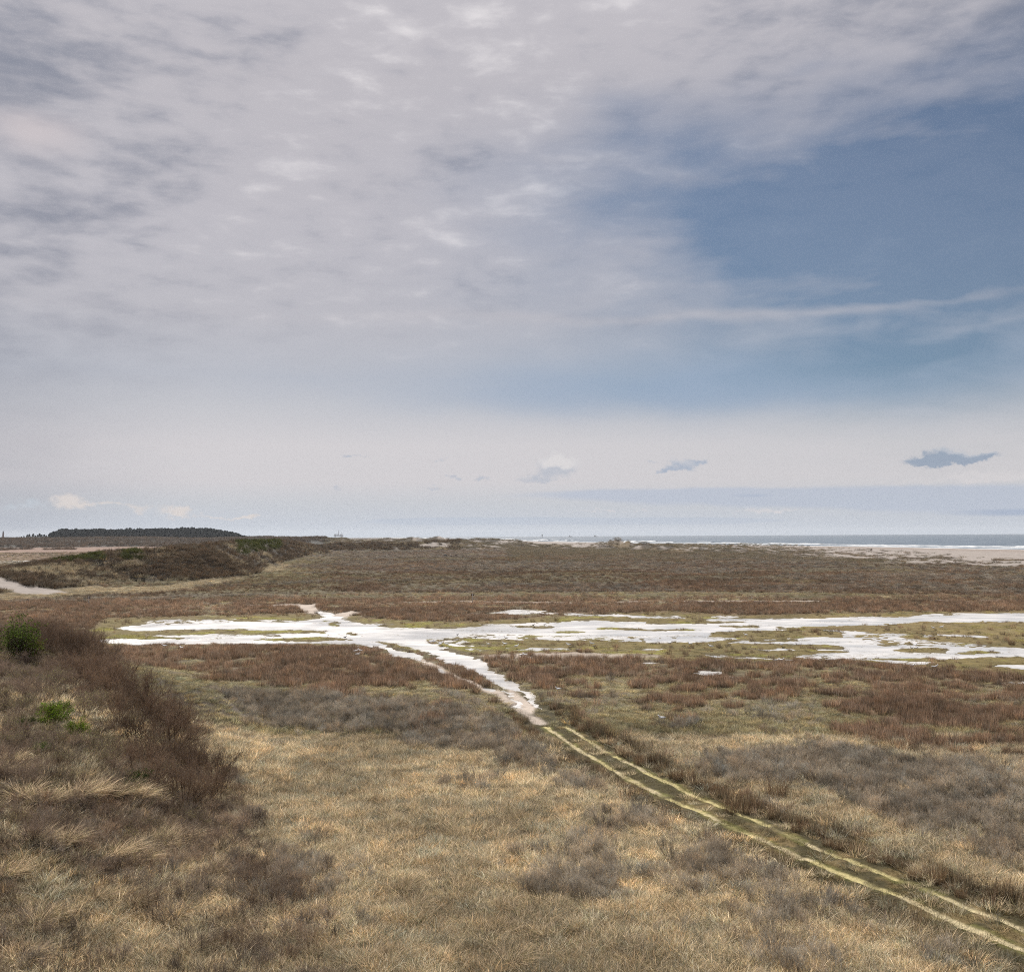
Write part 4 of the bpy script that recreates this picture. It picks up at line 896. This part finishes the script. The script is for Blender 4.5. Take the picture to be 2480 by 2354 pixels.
placed = []
def spot(px, py, s, kind, label, col=(1, 1, 1), sz=1.0, group=None):
    x, y, z = hit(px, py); placed.append((x, y, s*1.0)); return bush(x, y, z, s, kind, label, group, col, sz)
spot(20, 1600, 2.1, 'green', 'large dark green leafy bush on the dune crest at the left edge', (.80, .74, .8), .95)
spot(62, 1600, 1.15, 'green', 'smaller olive green leafy bush beside the large green bush on the crest', (.9, .62, .7), .85)
spot(118, 1762, .95, 'green', 'bright green leafy bush in the hollow, the wider one of the bright pair', (1.25, 1.25, .8), .9)
spot(184, 1788, .66, 'green', 'small bright green round bush right of the wider bright bush', (1.35, 1.3, .8), 1.1)
spot(60, 1770, .6, 'green', 'dull olive leafy bush low between the yellow budded bushes at left', (.6, .5, .7), .8)
spot(150, 1725, .55, 'green', 'dull green sprig bush touching the top of the bright green bush', (.8, .7, .8), .8)
spot(322, 1905, .7, 'green', 'very dark green bush in the deep hollow near the dune foot', (.4, .38, .5), .8)
spot(96, 1830, .5, 'green', 'small dark green bush low in the dark hollow', (.8, .8, .9), .8)
for (px, py, s, lb_) in [(40, 1735, 1.0, 'twiggy bush with yellow buds left of the bright green bush'), (8, 1780, .9, 'bush with yellow green buds cut by the left edge of the view'),
                         (120, 1670, 1.2, 'arching bush with pale yellow buds above the bright green bush'), (235, 1720, 1.0, 'grey bush with sparse pale buds right of the bright bushes'),
                         (225, 1835, 1.0, 'bush with dense yellow buds below the small bright green bush'), (395, 1885, .9, 'low bush with golden buds on the dark slope near the dune foot'),
                         (330, 1770, .9, 'grey bush with pale tips under the dark crest thicket'), (150, 1860, .8, 'bush with green yellow buds over the dark hollow'),
                         (300, 1930, .8, 'olive budded bush beside the darkest hollow'), (470, 2010, .8, 'olive budded bush at the foot of the dark slope'), (60, 1660, 1.0, 'grey green budded bush under the large green bush'),
                         (30, 1815, .9, 'dark olive bush with few buds at the left edge above the pale tufts'), (270, 1860, .9, 'olive budded bush right of the dark hollow'), (185, 1900, .7, 'low golden budded bush just above the pale tufts')]:
    spot(px, py, s, 'bud', lb_, (1, 1, 1), .85)
# the thicket: dark bushes close together along the crest and over the slope
cand = []
bx, by = wedge(40, 118, .9, -.60, -.14)
hb = land_z(bx, by, False); ub, vb = to_px(bx, by, hb)
lim = np.interp(vb, [1500, 1560, 1650, 1760, 1850, 1950, 2100, 2354], [60, 190, 300, 430, 500, 585, 560, 480])
okb = (hb > .35) & (ub < lim) & (ub > -330) & (vb < 2080)
ordr = np.argsort(np.where(okb, 0, 1), kind='stable')[:okb.sum()]
for j in ordr:
    x, y = float(bx[j]), float(by[j]); up = vb[j] < 1960
    s = random.uniform(.7, 1.25)*(1.0 if up else .72)
    if all((x-a)**2+(y-b)**2 > (.72*(s+c))**2*(1.1 if up else 2.3) for a, b, c in placed):
        placed.append((x, y, s)); cand.append((x, y, s, ub[j], vb[j], hb[j]))
cand = cand[:285]; print('bushes', len(cand))
for (x, y, s, u, v, h) in cand:
    z = float(land_z(np.array([x]), np.array([y]))[0]); cr = u > np.interp(v, [1500, 1600, 1760, 1950, 2080], [20, 110, 240, 350, 430])
    if cr: bush(x, y, z, s*1.42, 'twig', 'dark brown leafless thorn bush in the dense thicket along the dune crest', 'thorn bushes of the crest thicket', tint_of((.95, .86, .80), random.uniform(.5, 1.2)))
    else:
        kd = 'bud' if random.random() < .3 else 'twig'; t = random.uniform(.75, 1.4)
        if kd == 'bud': bush(x, y, z, s, kd, 'grey brown twiggy bush with pale buds on the dune slope', 'budding bushes on the dune slope', (t, t*.97, t*.95), .85)
        else: bush(x, y, z, s, kd, 'grey brown leafless bush on the slope of the near dune', 'leafless bushes on the dune slope', (t, t*.97, t*.98), .85)
# marram tufts combed by the wind
TUFTS = [(178, 1608, 1.0), (190, 1650, .9), (243, 1668, .9), (262, 1690, .8), (60, 1930, 1.3), (110, 1945, 1.1), (185, 1935, 1.2), (225, 1925, 1.2), (268, 1930, 1.1), (305, 1925, 1.1), (335, 1935, 1.0), (15, 1875, 1.2), (30, 1850, .9), (150, 2045, 1.0), (90, 2040, 1.0), (265, 2075, 1.1),
         (300, 2065, 1.1), (370, 2055, 1.2), (395, 2035, 1.0), (440, 2040, 1.0), (330, 2085, 1.0), (545, 2060, .9), (480, 1960, .8), (375, 1945, .8), (345, 1830, .8), (300, 1800, .7), (20, 2120, .9), (100, 2230, 1.0), (60, 2330, 1.0), (230, 2180, .8), (330, 2200, .8), (480, 2160, .9), (520, 2120, .9), (400, 2230, .9),
         (455, 2310, .9), (560, 2250, .8), (620, 2100, .9), (655, 2060, .8), (630, 2180, .8), (700, 1980, .8), (750, 2000, .7), (820, 2060, .8), (900, 2100, .8), (980, 2160, .8), (1010, 2200, .8), (1060, 2130, .7), (1150, 2100, .7), (1220, 2200, .8), (1210, 2260, .8), (1310, 2240, .7), (1500, 2300, .8), (1750, 2220, .7), (1900, 2290, .8), (2020, 2320, .8), (1240, 2330, .9), (950, 2330, .9), (770, 2320, .9), (680, 2280, .8)]
for i, (px, py, s) in enumerate(TUFTS):
    x, y, z = hit(px, py); e = empty('marram_tuft', (x, y, z), random.uniform(-.5, .5), None, 'grass tuft'); e.scale = (s, s, s*random.uniform(.85, 1.1))
    if i < 29: tag(e, 'pale wind combed marram tuft among the scrub of the near dune', group='marram tufts on the near dune')
    else: tag(e, 'taller straw tuft standing out of the grass in the foreground', group='straw tufts in the foreground grass')
    t = random.uniform(1.1, 1.5) if i < 29 else random.uniform(.75, 1.15); part('blades', tuft_p[random.randrange(4)], e, (t, t*.96, t*.95))
# rush tussocks that line the track
RT = []
for i in range(46):
    f_ = (i+random.random())/46; px = 1330+f_*1000; py = np.interp(px, [p[0] for p in RUT_R], [p[1] for p in RUT_R])-random.uniform(14, 34)*(1+.6*f_)
    RT.append((px, py, random.uniform(.7, 1.15)*(1-.35*(f_ > .55))))
for i in range(16):
    f_ = random.random(); px = 1210+f_*330; py = np.interp(px, [1210, 1276, 1540], [1700, 1762, 1912])+random.uniform(4, 22); RT.append((px, py, random.uniform(.5, .9)))
for (px, py, s) in RT:
    x, y, z = hit(px, py); e = empty('rush_tussock', (x, y, z), random.uniform(0, 6.28), 'brown rush tussock in the row along the wheel track', 'rush tussock', 'rush tussocks lining the track'); e.scale = (s, s, s)
    t = random.uniform(.5, .85); part('blades', rtuft_p[random.randrange(3)], e, (t, t*.95, t*.85))
for (px, py, s, lb_) in [(1768, 1970, .95, 'lone rush tussock close to the left rut of the track'), (1716, 2036, .7, 'small rush tussock on the bare grass left of the track'), (1880, 1935, 1.6, 'big broad reddish rush tussock above the right rut'), (1812, 1950, 1.1, 'upright rush tussock beside the big broad one'),
                         (1160, 1850, .7, 'small dark tussock by the pale clearing, the left one'), (1220, 1862, .75, 'small dark tussock by the pale clearing, the middle one'), (1266, 1868, .8, 'small dark tussock by the pale clearing, the right one'), (2450, 1562, 1.1, 'round dark bushy tussock on the olive turf near the right edge')]:
    x, y, z = hit(px, py); e = empty('rush_tussock', (x, y, z), random.uniform(0, 6.28), lb_, 'rush tussock'); e.scale = (s, s, s); t = .62; part('blades', rtuft_p[random.randrange(3)], e, (t, t*.9, t*.8))
# ground layer of scrub and grass between the bushes
sx_, sy_ = [np.concatenate(a) for a in zip(wedge(26, 60, 3.2, -.60, -.02), wedge(60, 120, 2.2, -.60, -.10))]
hs = land_z(sx_, sy_, False); us, vs = to_px(sx_, sy_, hs); n1 = fbm(sx_, sy_, 4.5, 3, 151)
edge_u = np.interp(vs, [1500, 1560, 1650, 1760, 1850, 1950, 2100, 2354], [60, 190, 300, 430, 500, 600, 640, 800])+90*n1
ok = (us < edge_u) & (vs < 2600) & (n1+rng.uniform(-.5, .5, len(n1)) > -.2)
sx_, sy_, n1 = sx_[ok], sy_[ok], n1[ok]; n = len(sx_); print('fore scrub', n); s = rng.uniform(.8, 1.5, n)
C_bsc = proto_coll('lowscrub', [pmesh('ls%d' % i, *twig_arrays(470+i, .62, .7, 12, 7, 5, 2, .016, .5)[:3]) for i in range(4)], PM['bush', 'inst'])
scatter('low_scrub', C_bsc, np.stack([sx_, sy_, land_z(sx_, sy_)], -1), rng.uniform(0, 6.28, n), np.stack([s, s, s*.85], -1), vary(n, .45, 1.6, .05)*(1+.3*n1[:, None]), 'low tangled grey brown scrub covering the near dune', 'scrub', 4)

# ------------------------------------------------------------------ lathe / box helpers for small built things
class MB:
    def __init__(s): s.v, s.f = [], []
    def box(s, c, d, rz=0.0):
        b = len(s.v); cr, sr = math.cos(rz), math.sin(rz)
        for dx in (-.5, .5):
            for dy in (-.5, .5):
                for dz in (-.5, .5):
                    x, y = dx*d[0], dy*d[1]; s.v.append((c[0]+x*cr-y*sr, c[1]+x*sr+y*cr, c[2]+dz*d[2]))
        s.f += [tuple(b+i for i in q) for q in ((0, 1, 3, 2), (4, 6, 7, 5), (0, 4, 5, 1), (2, 3, 7, 6), (0, 2, 6, 4), (1, 5, 7, 3))]; return s
    def tube(s, pts_, rads, n=8):
        b = len(s.v); m_ = len(pts_)
        for i, p in enumerate(pts_):
            a = Vector(pts_[max(i-1, 0)]); c = Vector(pts_[min(i+1, m_-1)]); t = (c-a).normalized(); up = Vector((0, 1, 0)) if abs(t.y) < .9 else Vector((1, 0, 0))
            u1 = t.cross(up).normalized(); u2 = t.cross(u1); r2 = rads[i] if isinstance(rads[i], tuple) else (rads[i], rads[i])
            for k_ in range(n):
                q = 2*math.pi*k_/n; w = Vector(p)+u1*math.cos(q)*r2[0]+u2*math.sin(q)*r2[1]; s.v.append(tuple(w))
        for i in range(m_-1):
            for k_ in range(n):
                s.f.append((b+i*n+k_, b+i*n+(k_+1) % n, b+(i+1)*n+(k_+1) % n, b+(i+1)*n+k_))
        s.f.append(tuple(b+k_ for k_ in range(n))[::-1]); s.f.append(tuple(b+(m_-1)*n+k_ for k_ in range(n))); return s
    def mesh(s, name, mat, sm=False):
        me = bpy.data.meshes.new(name); me.from_pydata(s.v, [], s.f); me.materials.append(mat)
        if sm: me.polygons.foreach_set('use_smooth', [True]*len(me.polygons))
        me.update(); return me
def simple(name, col, rough=.7, spec=.3, var=.15, sc1=3.0):
    m, G, out = new_mat(name); ob = G.n('ShaderNodeTexCoord').outputs['Object']; q = G.noise(ob, sc1, 4, .6)
    principled(G, out, G.mix(q, tuple(c*(1-var) for c in col), tuple(min(c*(1+var), 1) for c in col)), rough, spec); return m
M_white = simple('gull_white', (.92, .92, .92), .7); M_grey = simple('gull_grey', (.55, .57, .60), .7); M_dark = simple('bird_dark', (.05, .05, .06), .7); M_beak = simple('beak', (.75, .45, .08), .5)
M_pole = simple('weathered_post', (.62, .57, .52), .8); M_black = simple('black_reflector', (.02, .02, .025), .4); M_brick = simple('tower_brick', (.16, .075, .065), .85); M_lan = simple('lantern_dark', (.05, .05, .06), .4); M_steel = simple('pale_steel', (.55, .56, .58), .5); M_wood = simple('driftwood', (.11, .085, .07), .9)

# gulls
gb = MB().tube([(-.235, 0, .235), (-.20, 0, .235), (-.10, 0, .235), (.0, 0, .235), (.085, 0, .26), (.125, 0, .315), (.155, 0, .36), (.185, 0, .375), (.215, 0, .372), (.232, 0, .366)],
               [(.012, .006), (.035, .018), (.070, .058), (.085, .078), (.068, .064), (.040, .040), (.036, .037), (.040, .042), (.028, .028), (.010, .010)], 12)
gb_me = gb.mesh('gull_body', M_white, True); gd_me = gb.mesh('bird_body', M_dark, True)
gw = lambda sgn: MB().tube([(-.29, sgn*.02, .245), (-.20, sgn*.055, .262), (-.08, sgn*.085, .268), (.03, sgn*.082, .268), (.075, sgn*.06, .262)], [(.006, .012), (.024, .022), (.028, .046), (.026, .050), (.008, .012)], 8)
gw_me = [gw(1).mesh('wing', M_grey, True), gw(-1).mesh('wing', M_grey, True)]; dw_me = [gw(1).mesh('wing', M_dark, True), gw(-1).mesh('wing', M_dark, True)]
gl_me = [MB().tube([(.01, sg*.03, .18), (.0, sg*.03, .09), (.012, sg*.03, .0)], [.010, .006, .006], 6).box((.03, sg*.03, .004), (.06, .045, .008)).mesh('leg', M_beak) for sg in (1, -1)]
gk_me = MB().tube([(.226, 0, .368), (.262, 0, .362), (.278, 0, .352)], [(.011, .013), (.008, .010), (.003, .004)], 6).mesh('beak', M_beak)
def gull(px, py, label, white=True, group=None, s=1.45):
    x, y, z = hit(px, py, 60, 400); z = max(z, -.02)
    e = empty('gull' if white else 'wading_bird', (x, y, z), random.choice([0, math.pi])+random.uniform(-.7, .7), label, 'gull' if white else 'bird', group); e.scale = (s, s, s)
    part('body', gb_me if white else gd_me, e)
    for i in (0, 1): part('wing', (gw_me if white else dw_me)[i], e); part('leg', gl_me[i], e)
    part('beak', gk_me, e)
for (px, py, l) in [(1602, 1749, 'white gull standing alone in the grass nearest to the viewer'), (1263, 1593, 'left gull of the pair on the pale dry patch'), (1271, 1592, 'right gull of the pair on the pale dry patch'),
                    (1046, 1559, 'gull at the left end of the group beside the channel mouth'), (1052, 1559, 'second gull from the left beside the channel mouth'), (1067, 1566, 'lowest gull of the group beside the channel mouth'), (1068, 1562, 'grey winged gull in the middle of the group beside the channel'), (1081, 1567, 'gull at the right end of the group beside the channel'),
                    (1182, 1566, 'gull on green turf below the middle pool, left of the others'), (1222, 1565, 'gull on green turf close to the brown bank'), (1225, 1550, 'gull on the far shore of the green turf strip'), (1251, 1571, 'gull by the small puddle below the green turf'),
                    (1376, 1567, 'gull on green turf above the dry patch'), (1433, 1564, 'upright white gull on the green turf strip'), (1623, 1563, 'pale gull at the left end of the wide green turf'), (1671, 1565, 'grey gull on the wide green turf'), (1721, 1571, 'gull on the lower edge of the wide green turf'),
                    (1806, 1543, 'white gull on the long green island'), (1892, 1567, 'gull on the islet in the second pool'), (1882, 1606, 'left gull of the pair in the rushes below the pool'), (1893, 1606, 'right gull of the pair in the rushes below the pool'),
                    (2260, 1526, 'gull resting on the olive turf wedge, the left one'), (2281, 1524, 'gull resting on the olive turf wedge, the right one'), (2208, 1575, 'left gull of the three on the round islet'), (2219, 1575, 'right gull of the three on the round islet'), (2217, 1569, 'rear gull of the three on the round islet'),
                    (2211, 1619, 'bright white gull standing beside the brown rushes at right'), (2265, 1622, 'bright white gull on the open turf at far right'), (397, 1570, 'gull on the brown bank left of the channel, the left one'), (439, 1575, 'gull on the brown bank left of the channel, the right one'),
                    (867, 1591, 'lowest gull of the three on the bank by the channel'), (863, 1583, 'left gull of the three on the bank by the channel'), (872, 1582, 'right gull of the three on the bank by the channel'), (1351, 1677, 'white gull at the small puddle among red rushes')]:
    gull(px, py, l)
for (px, py, l) in [(1108, 1541, 'dark bird wading in the shallow pool near the green turf'), (1152, 1548, 'dark bird at the near edge of the middle pool'), (1292, 1517, 'dark bird on the thin island in the pool, the left one'), (1319, 1516, 'dark bird on the thin island in the pool, the right one'), (1440, 1570, 'small dark bird on the green turf strip'), (836, 1547, 'dark bird standing at the pool edge left of the channel')]:
    gull(px, py, l, False, None, 1.0)

# marker posts with two dark reflectors
for (px, py, ht, l) in [(1144.5, 1463, 2.35, 'pale marker post with two black plates on the heath beyond the pools'), (215, 1466, 2.0, 'pale marker post with two dark plates in front of the long dune')]:
    x, y, z = hit(px, py, 100, 400); e = empty('marker_post', (x, y, z), 0, l, 'post')
    part('post', MB().tube([(0, 0, -.3), (0, 0, ht-.05), (0, 0, ht)], [.075, .075, .05], 8).mesh('post', M_pole, True), e)
    for sg in (-1, 1): part('plate', MB().box((sg*.19, 0, ht-.36), (.20, .05, .26)).mesh('plate', M_black), e)
# pole and driftwood frame on the beach
x, y, z = hit(1802, 1323.5, 300, 2500); e = empty('beach_pole', (x, y, z), 0, 'dark wooden pole standing alone where the dunes meet the beach', 'pole'); part('pole', MB().tube([(0, 0, -.5), (0, 0, 3.0)], [.22, .18], 8).mesh('pole', M_wood), e)
part('cap', MB().box((0, 0, 3.1), (.5, .5, .2)).mesh('cap', M_wood), e)
x, y, z = hit(2109, 1333.5, 300, 2500); e = empty('driftwood_frame', (x, y, z), .2, 'dark driftwood frame lying alone on the open beach', 'driftwood')
part('lower_beam', MB().tube([(-1.1, 0, .1), (.0, 0, .45), (1.1, 0, .6)], [.22, .26, .2], 7).mesh('lower_beam', M_wood), e); part('upper_beam', MB().tube([(-.5, 0, 1.0), (.9, 0, 1.35)], [.2, .24], 7).mesh('upper_beam', M_wood), e)
part('upright', MB().tube([(.75, 0, -.2), (.95, 0, 1.5)], [.18, .14], 7).mesh('upright', M_wood), e)
# cattle grazing far out on the heath
cow_b = MB().tube([(-.95, 0, 1.12), (-.85, 0, 1.12), (-.5, 0, 1.05), (.1, 0, 1.0), (.6, 0, 1.08), (.85, 0, 1.12), (1.08, 0, .9), (1.28, 0, .62), (1.42, 0, .42), (1.5, 0, .30)], [(.08, .10), (.26, .26), (.33, .36), (.36, .40), (.30, .36), (.20, .26), (.14, .18), (.13, .15), (.10, .11), (.06, .07)], 10)
for (lx, ly) in ((-.75, .18), (-.75, -.18), (.6, .18), (.6, -.18)): cow_b.tube([(lx, ly, .95), (lx+(.06 if lx < 0 else 0), ly, .5), (lx, ly, .0)], [.14, .08, .07], 7)
for i, (px, py, m_, l) in enumerate([(1079, 1347.5, M_dark, 'black cow grazing far out on the heath'), (1092, 1347.5, simple('cow_pale', (.45, .38, .33)), 'pale cow between two dark cows far out on the heath'), (1104, 1348, simple('cow_brown', (.09, .05, .035)), 'brown cow grazing right of the pale cow')]):
    x, y, z = hit(px, py, 300, 1500); e = empty('cow', (x, y, z), random.uniform(0, 6.28), l, 'cow'); part('body', cow_b.mesh('cow_body', m_, True), e)
# lighthouse behind the scrub hills
x, y, z = at_dist(7.5, 1304, 4000.0); z = 8.0
e = empty('lighthouse', (float(x), float(y), z), 0, 'tall dark brick lighthouse rising over the scrub hills', 'lighthouse')
def ring(prof, n=16): return MB().tube([(0, 0, p[0]) for p in prof], [p[1] for p in prof], n)
part('tower', ring([(-4, 4.4), (0, 4.2), (14, 3.2), (28, 2.6)]).mesh('tower', M_brick, True), e); part('gallery', ring([(28, 3.4), (29, 3.4)]).mesh('gallery', M_lan), e); part('lantern', ring([(29, 1.9), (32.5, 1.9)]).mesh('lantern', M_lan, True), e)
rf = part('roof', ring([(32.5, 2.3), (34.4, .8), (35.6, .15)]).mesh('roof', M_lan, True), e); part('annex', MB().box((6.5, 0, 3), (7, 6, 10)).mesh('annex', M_brick), e)
# drilling platform and other marks at sea
x, y, z = at_dist(820, 1300, 9000.0); e = empty('offshore_platform', (float(x), float(y), -.1), 0, 'pale offshore platform with three masts on the sea horizon', 'offshore platform')
part('deck', MB().box((0, 0, 22), (78, 30, 10)).box((-28, 0, 31), (18, 20, 9)).box((22, 0, 30), (20, 20, 8)).box((-4, 0, 30), (12, 16, 10)).mesh('deck', M_steel), e)
for lx in (-30, 30):
    for ly in (-10, 10): part('leg', MB().tube([(lx, ly, -2), (lx, ly, 18)], [2.6, 2.6], 8).mesh('leg', M_steel), e)
part('derrick', MB().tube([(0, 0, 27), (0, 0, 58), (0, 0, 76)], [4.0, 2.2, .6], 6).mesh('derrick', M_steel), e); part('mast', MB().tube([(-14, 0, 30), (-14, 0, 52)], [1.2, .8], 6).mesh('mast', M_steel), e); part('mast', MB().tube([(26, 0, 30), (26, 0, 56)], [1.3, .8], 6).mesh('mast', M_steel), e)
part('crane', MB().tube([(34, 0, 30), (40, 0, 42)], [1.2, .8], 6).mesh('crane', M_steel), e)
x, y, z = at_dist(1313, 1300, 8500.0); e = empty('sea_beacon', (float(x), float(y), -.2), 0, 'dark beacon tower standing in the sea on the horizon', 'beacon')
part('tower', MB().tube([(0, 0, -1), (0, 0, 16)], [3.2, 2.6], 10).mesh('tower', M_lan), e); part('lantern', MB().tube([(0, 0, 16), (0, 0, 22), (0, 0, 26)], [4.2, 4.2, .6], 10).mesh('lantern', M_lan), e)
for (px, l) in ((1381, 'tiny dark ship on the horizon right of the beacon'), (1443, 'tiny dark ship on the horizon farther right of the beacon')):
    x, y, z = at_dist(px, 1299, 9500.0); e = empty('ship', (float(x), float(y), -.2), 0, l, 'ship'); hl = MB(); hl.tube([(-17, 0, 3), (-14, 0, 3), (10, 0, 3), (17, 0, 4)], [(3, 2.5), (4, 3.5), (4, 3.5), (.6, 3)], 8)
    part('hull', hl.mesh('hull', M_lan), e); part('bridge', MB().box((-9, 0, 10), (7, 6, 8)).box((-9, 0, 16), (1, 1, 6)).mesh('bridge', M_lan), e)

# ------------------------------------------------------------------ far wood and scrub hills
m_fol, G, out = new_mat('pine_foliage_hazed'); t = G.n('ShaderNodeSeparateColor'); G.put(t.inputs[0], G.n('ShaderNodeAttribute', attribute_name='tone').outputs['Color'])
G.put(principled(G, out, G.mix(t.outputs[2], (.028, .042, .048), (.055, .072, .075)), .9, .1).inputs['Roughness'], .9)  # foliage colour lightened and blued, painting in extra distance haze
m_trk = simple('pine_bark', (.09, .06, .045), .9)
def pine_meshes(seed, ht=10.0):
    r_ = np.random.default_rng(seed); n = 420
    a = r_.uniform(0, 6.28, n); zz = r_.uniform(.32, 1, n); rr_ = ht*.27*np.sqrt(np.clip(1.02-zz, 0, 1)/.7)*np.sqrt(r_.uniform(.15, 1, n))*(1+.35*np.sin(3*a+seed))
    c = np.stack([rr_*np.cos(a), rr_*np.sin(a), zz*ht], -1); v, f, tn_ = leaf_arrays(c, seed, .55, 1, .15)
    tr = MB().tube([(0, 0, -1), (.1, 0, ht*.5), (0, 0, ht*.95)], [.28, .17, .04], 6)
    for q in range(6):
        aa = r_.uniform(0, 6.28); z0 = ht*r_.uniform(.35, .8); tr.tube([(0, 0, z0), (ht*.16*math.cos(aa), ht*.16*math.sin(aa), z0+ht*.07)], [.08, .03], 5)
    cm = pmesh('pine_crown', v, f, tn_); cm.materials.append(m_fol); return cm, tr.mesh('pine_trunk', m_trk)
pines = [pine_meshes(900+i, 9.5) for i in range(5)]
C_pine = bpy.data.collections.new('pines')
for i, (c, t) in enumerate(pines):
    C_pine.objects.link(bpy.data.objects.new('pine_%d' % i, c))
wx, wy = wedge(2350, 3150, .026, -.50, -.20); wh = land_z(wx, wy, False); uu, vv = to_px(wx, wy)
ok = (np.hypot(wx, wy) > 2450) & (uu > 118) & (uu < 606); n = int(ok.sum()); print('wood', n); s = rng.uniform(.5, 1.45, n)*(1+.3*fbm(wx[ok], wy[ok], 45, 2, 170))*np.interp(uu[ok], [118, 150, 500, 570, 606], [.7, 1.15, 1.05, .75, .35])
scatter('pine_wood', C_pine, np.stack([wx, wy, wh-.8], -1)[ok], rng.uniform(0, 6.28, n), np.stack([s*1.35, s*1.35, s], -1), np.ones((n, 3)), 'dark pine wood covering the far hill, haze blue painted into its foliage', 'wood', 5)
for i, (px, s) in enumerate([(52, .4), (58, .5), (66, .75), (71, .85), (80, .95), (86, .6), (91, .7), (96, 1.0), (101, .8), (107, .85), (112, .7), (119, .8), (125, .95), (17, .45)]):
    x, y, z = at_dist(px, 1303.5, 2450.0+i*7); x, y = float(x), float(y); z = float(land_z(np.array([x]), np.array([y]), False)[0])-.5
    e = empty('pine_tree', (x, y, z), random.uniform(0, 6.28), 'small dark pine between the lighthouse and the wooded hill', 'tree', 'scattered pines left of the wood'); e.scale = (s*1.5, s*1.5, s*1.25); part('crown', pines[i % 5][0], e); part('trunk', pines[i % 5][1], e)
hx, hy_ = wedge(1380, 2600, .02, -.52, -.17); hh = land_z(hx, hy_, False); uu, vv = to_px(hx, hy_)
ok = (hh > 1.0) & (uu < 790) | ((hh <= 1) & (uu < 180) & (hx > -900) & (np.hypot(hx, hy_) < 1500) & (fbm(hx, hy_, 60, 3, 160) > .0)); n = int(ok.sum()); print('far scrub', n); s = rng.uniform(2.0, 4.5, n)
scatter('far_scrub', C_dscrub, np.stack([hx, hy_, hh-.3], -1)[ok], rng.uniform(0, 6.28, n), np.stack([s*1.3, s*1.3, s*.8], -1), vary(n, .5, 1.1, .06), 'grey blue scrub covering the far hills', 'scrub', 4)

# ------------------------------------------------------------------ air
hz = MB().box((0, 7000, 49), (33000, 18500, 106)).mesh('haze', M_steel); hz.materials.clear()
m_hz = bpy.data.materials.new('haze'); m_hz.use_nodes = True; nt = m_hz.node_tree; nt.nodes.clear(); ho = nt.nodes.new('ShaderNodeOutputMaterial'); pv = nt.nodes.new('ShaderNodeVolumePrincipled')
pv.inputs['Color'].default_value = (.90, .94, 1, 1); pv.inputs['Density'].default_value = 2.8e-5; pv.inputs['Anisotropy'].default_value = 0.2; nt.links.new(pv.outputs[0], ho.inputs['Volume'])
hz.materials.append(m_hz); ho_ = bpy.data.objects.new('haze', hz); COL.objects.link(ho_); tag(ho_, 'thin pale sea air', 'haze', None, 'stuff')
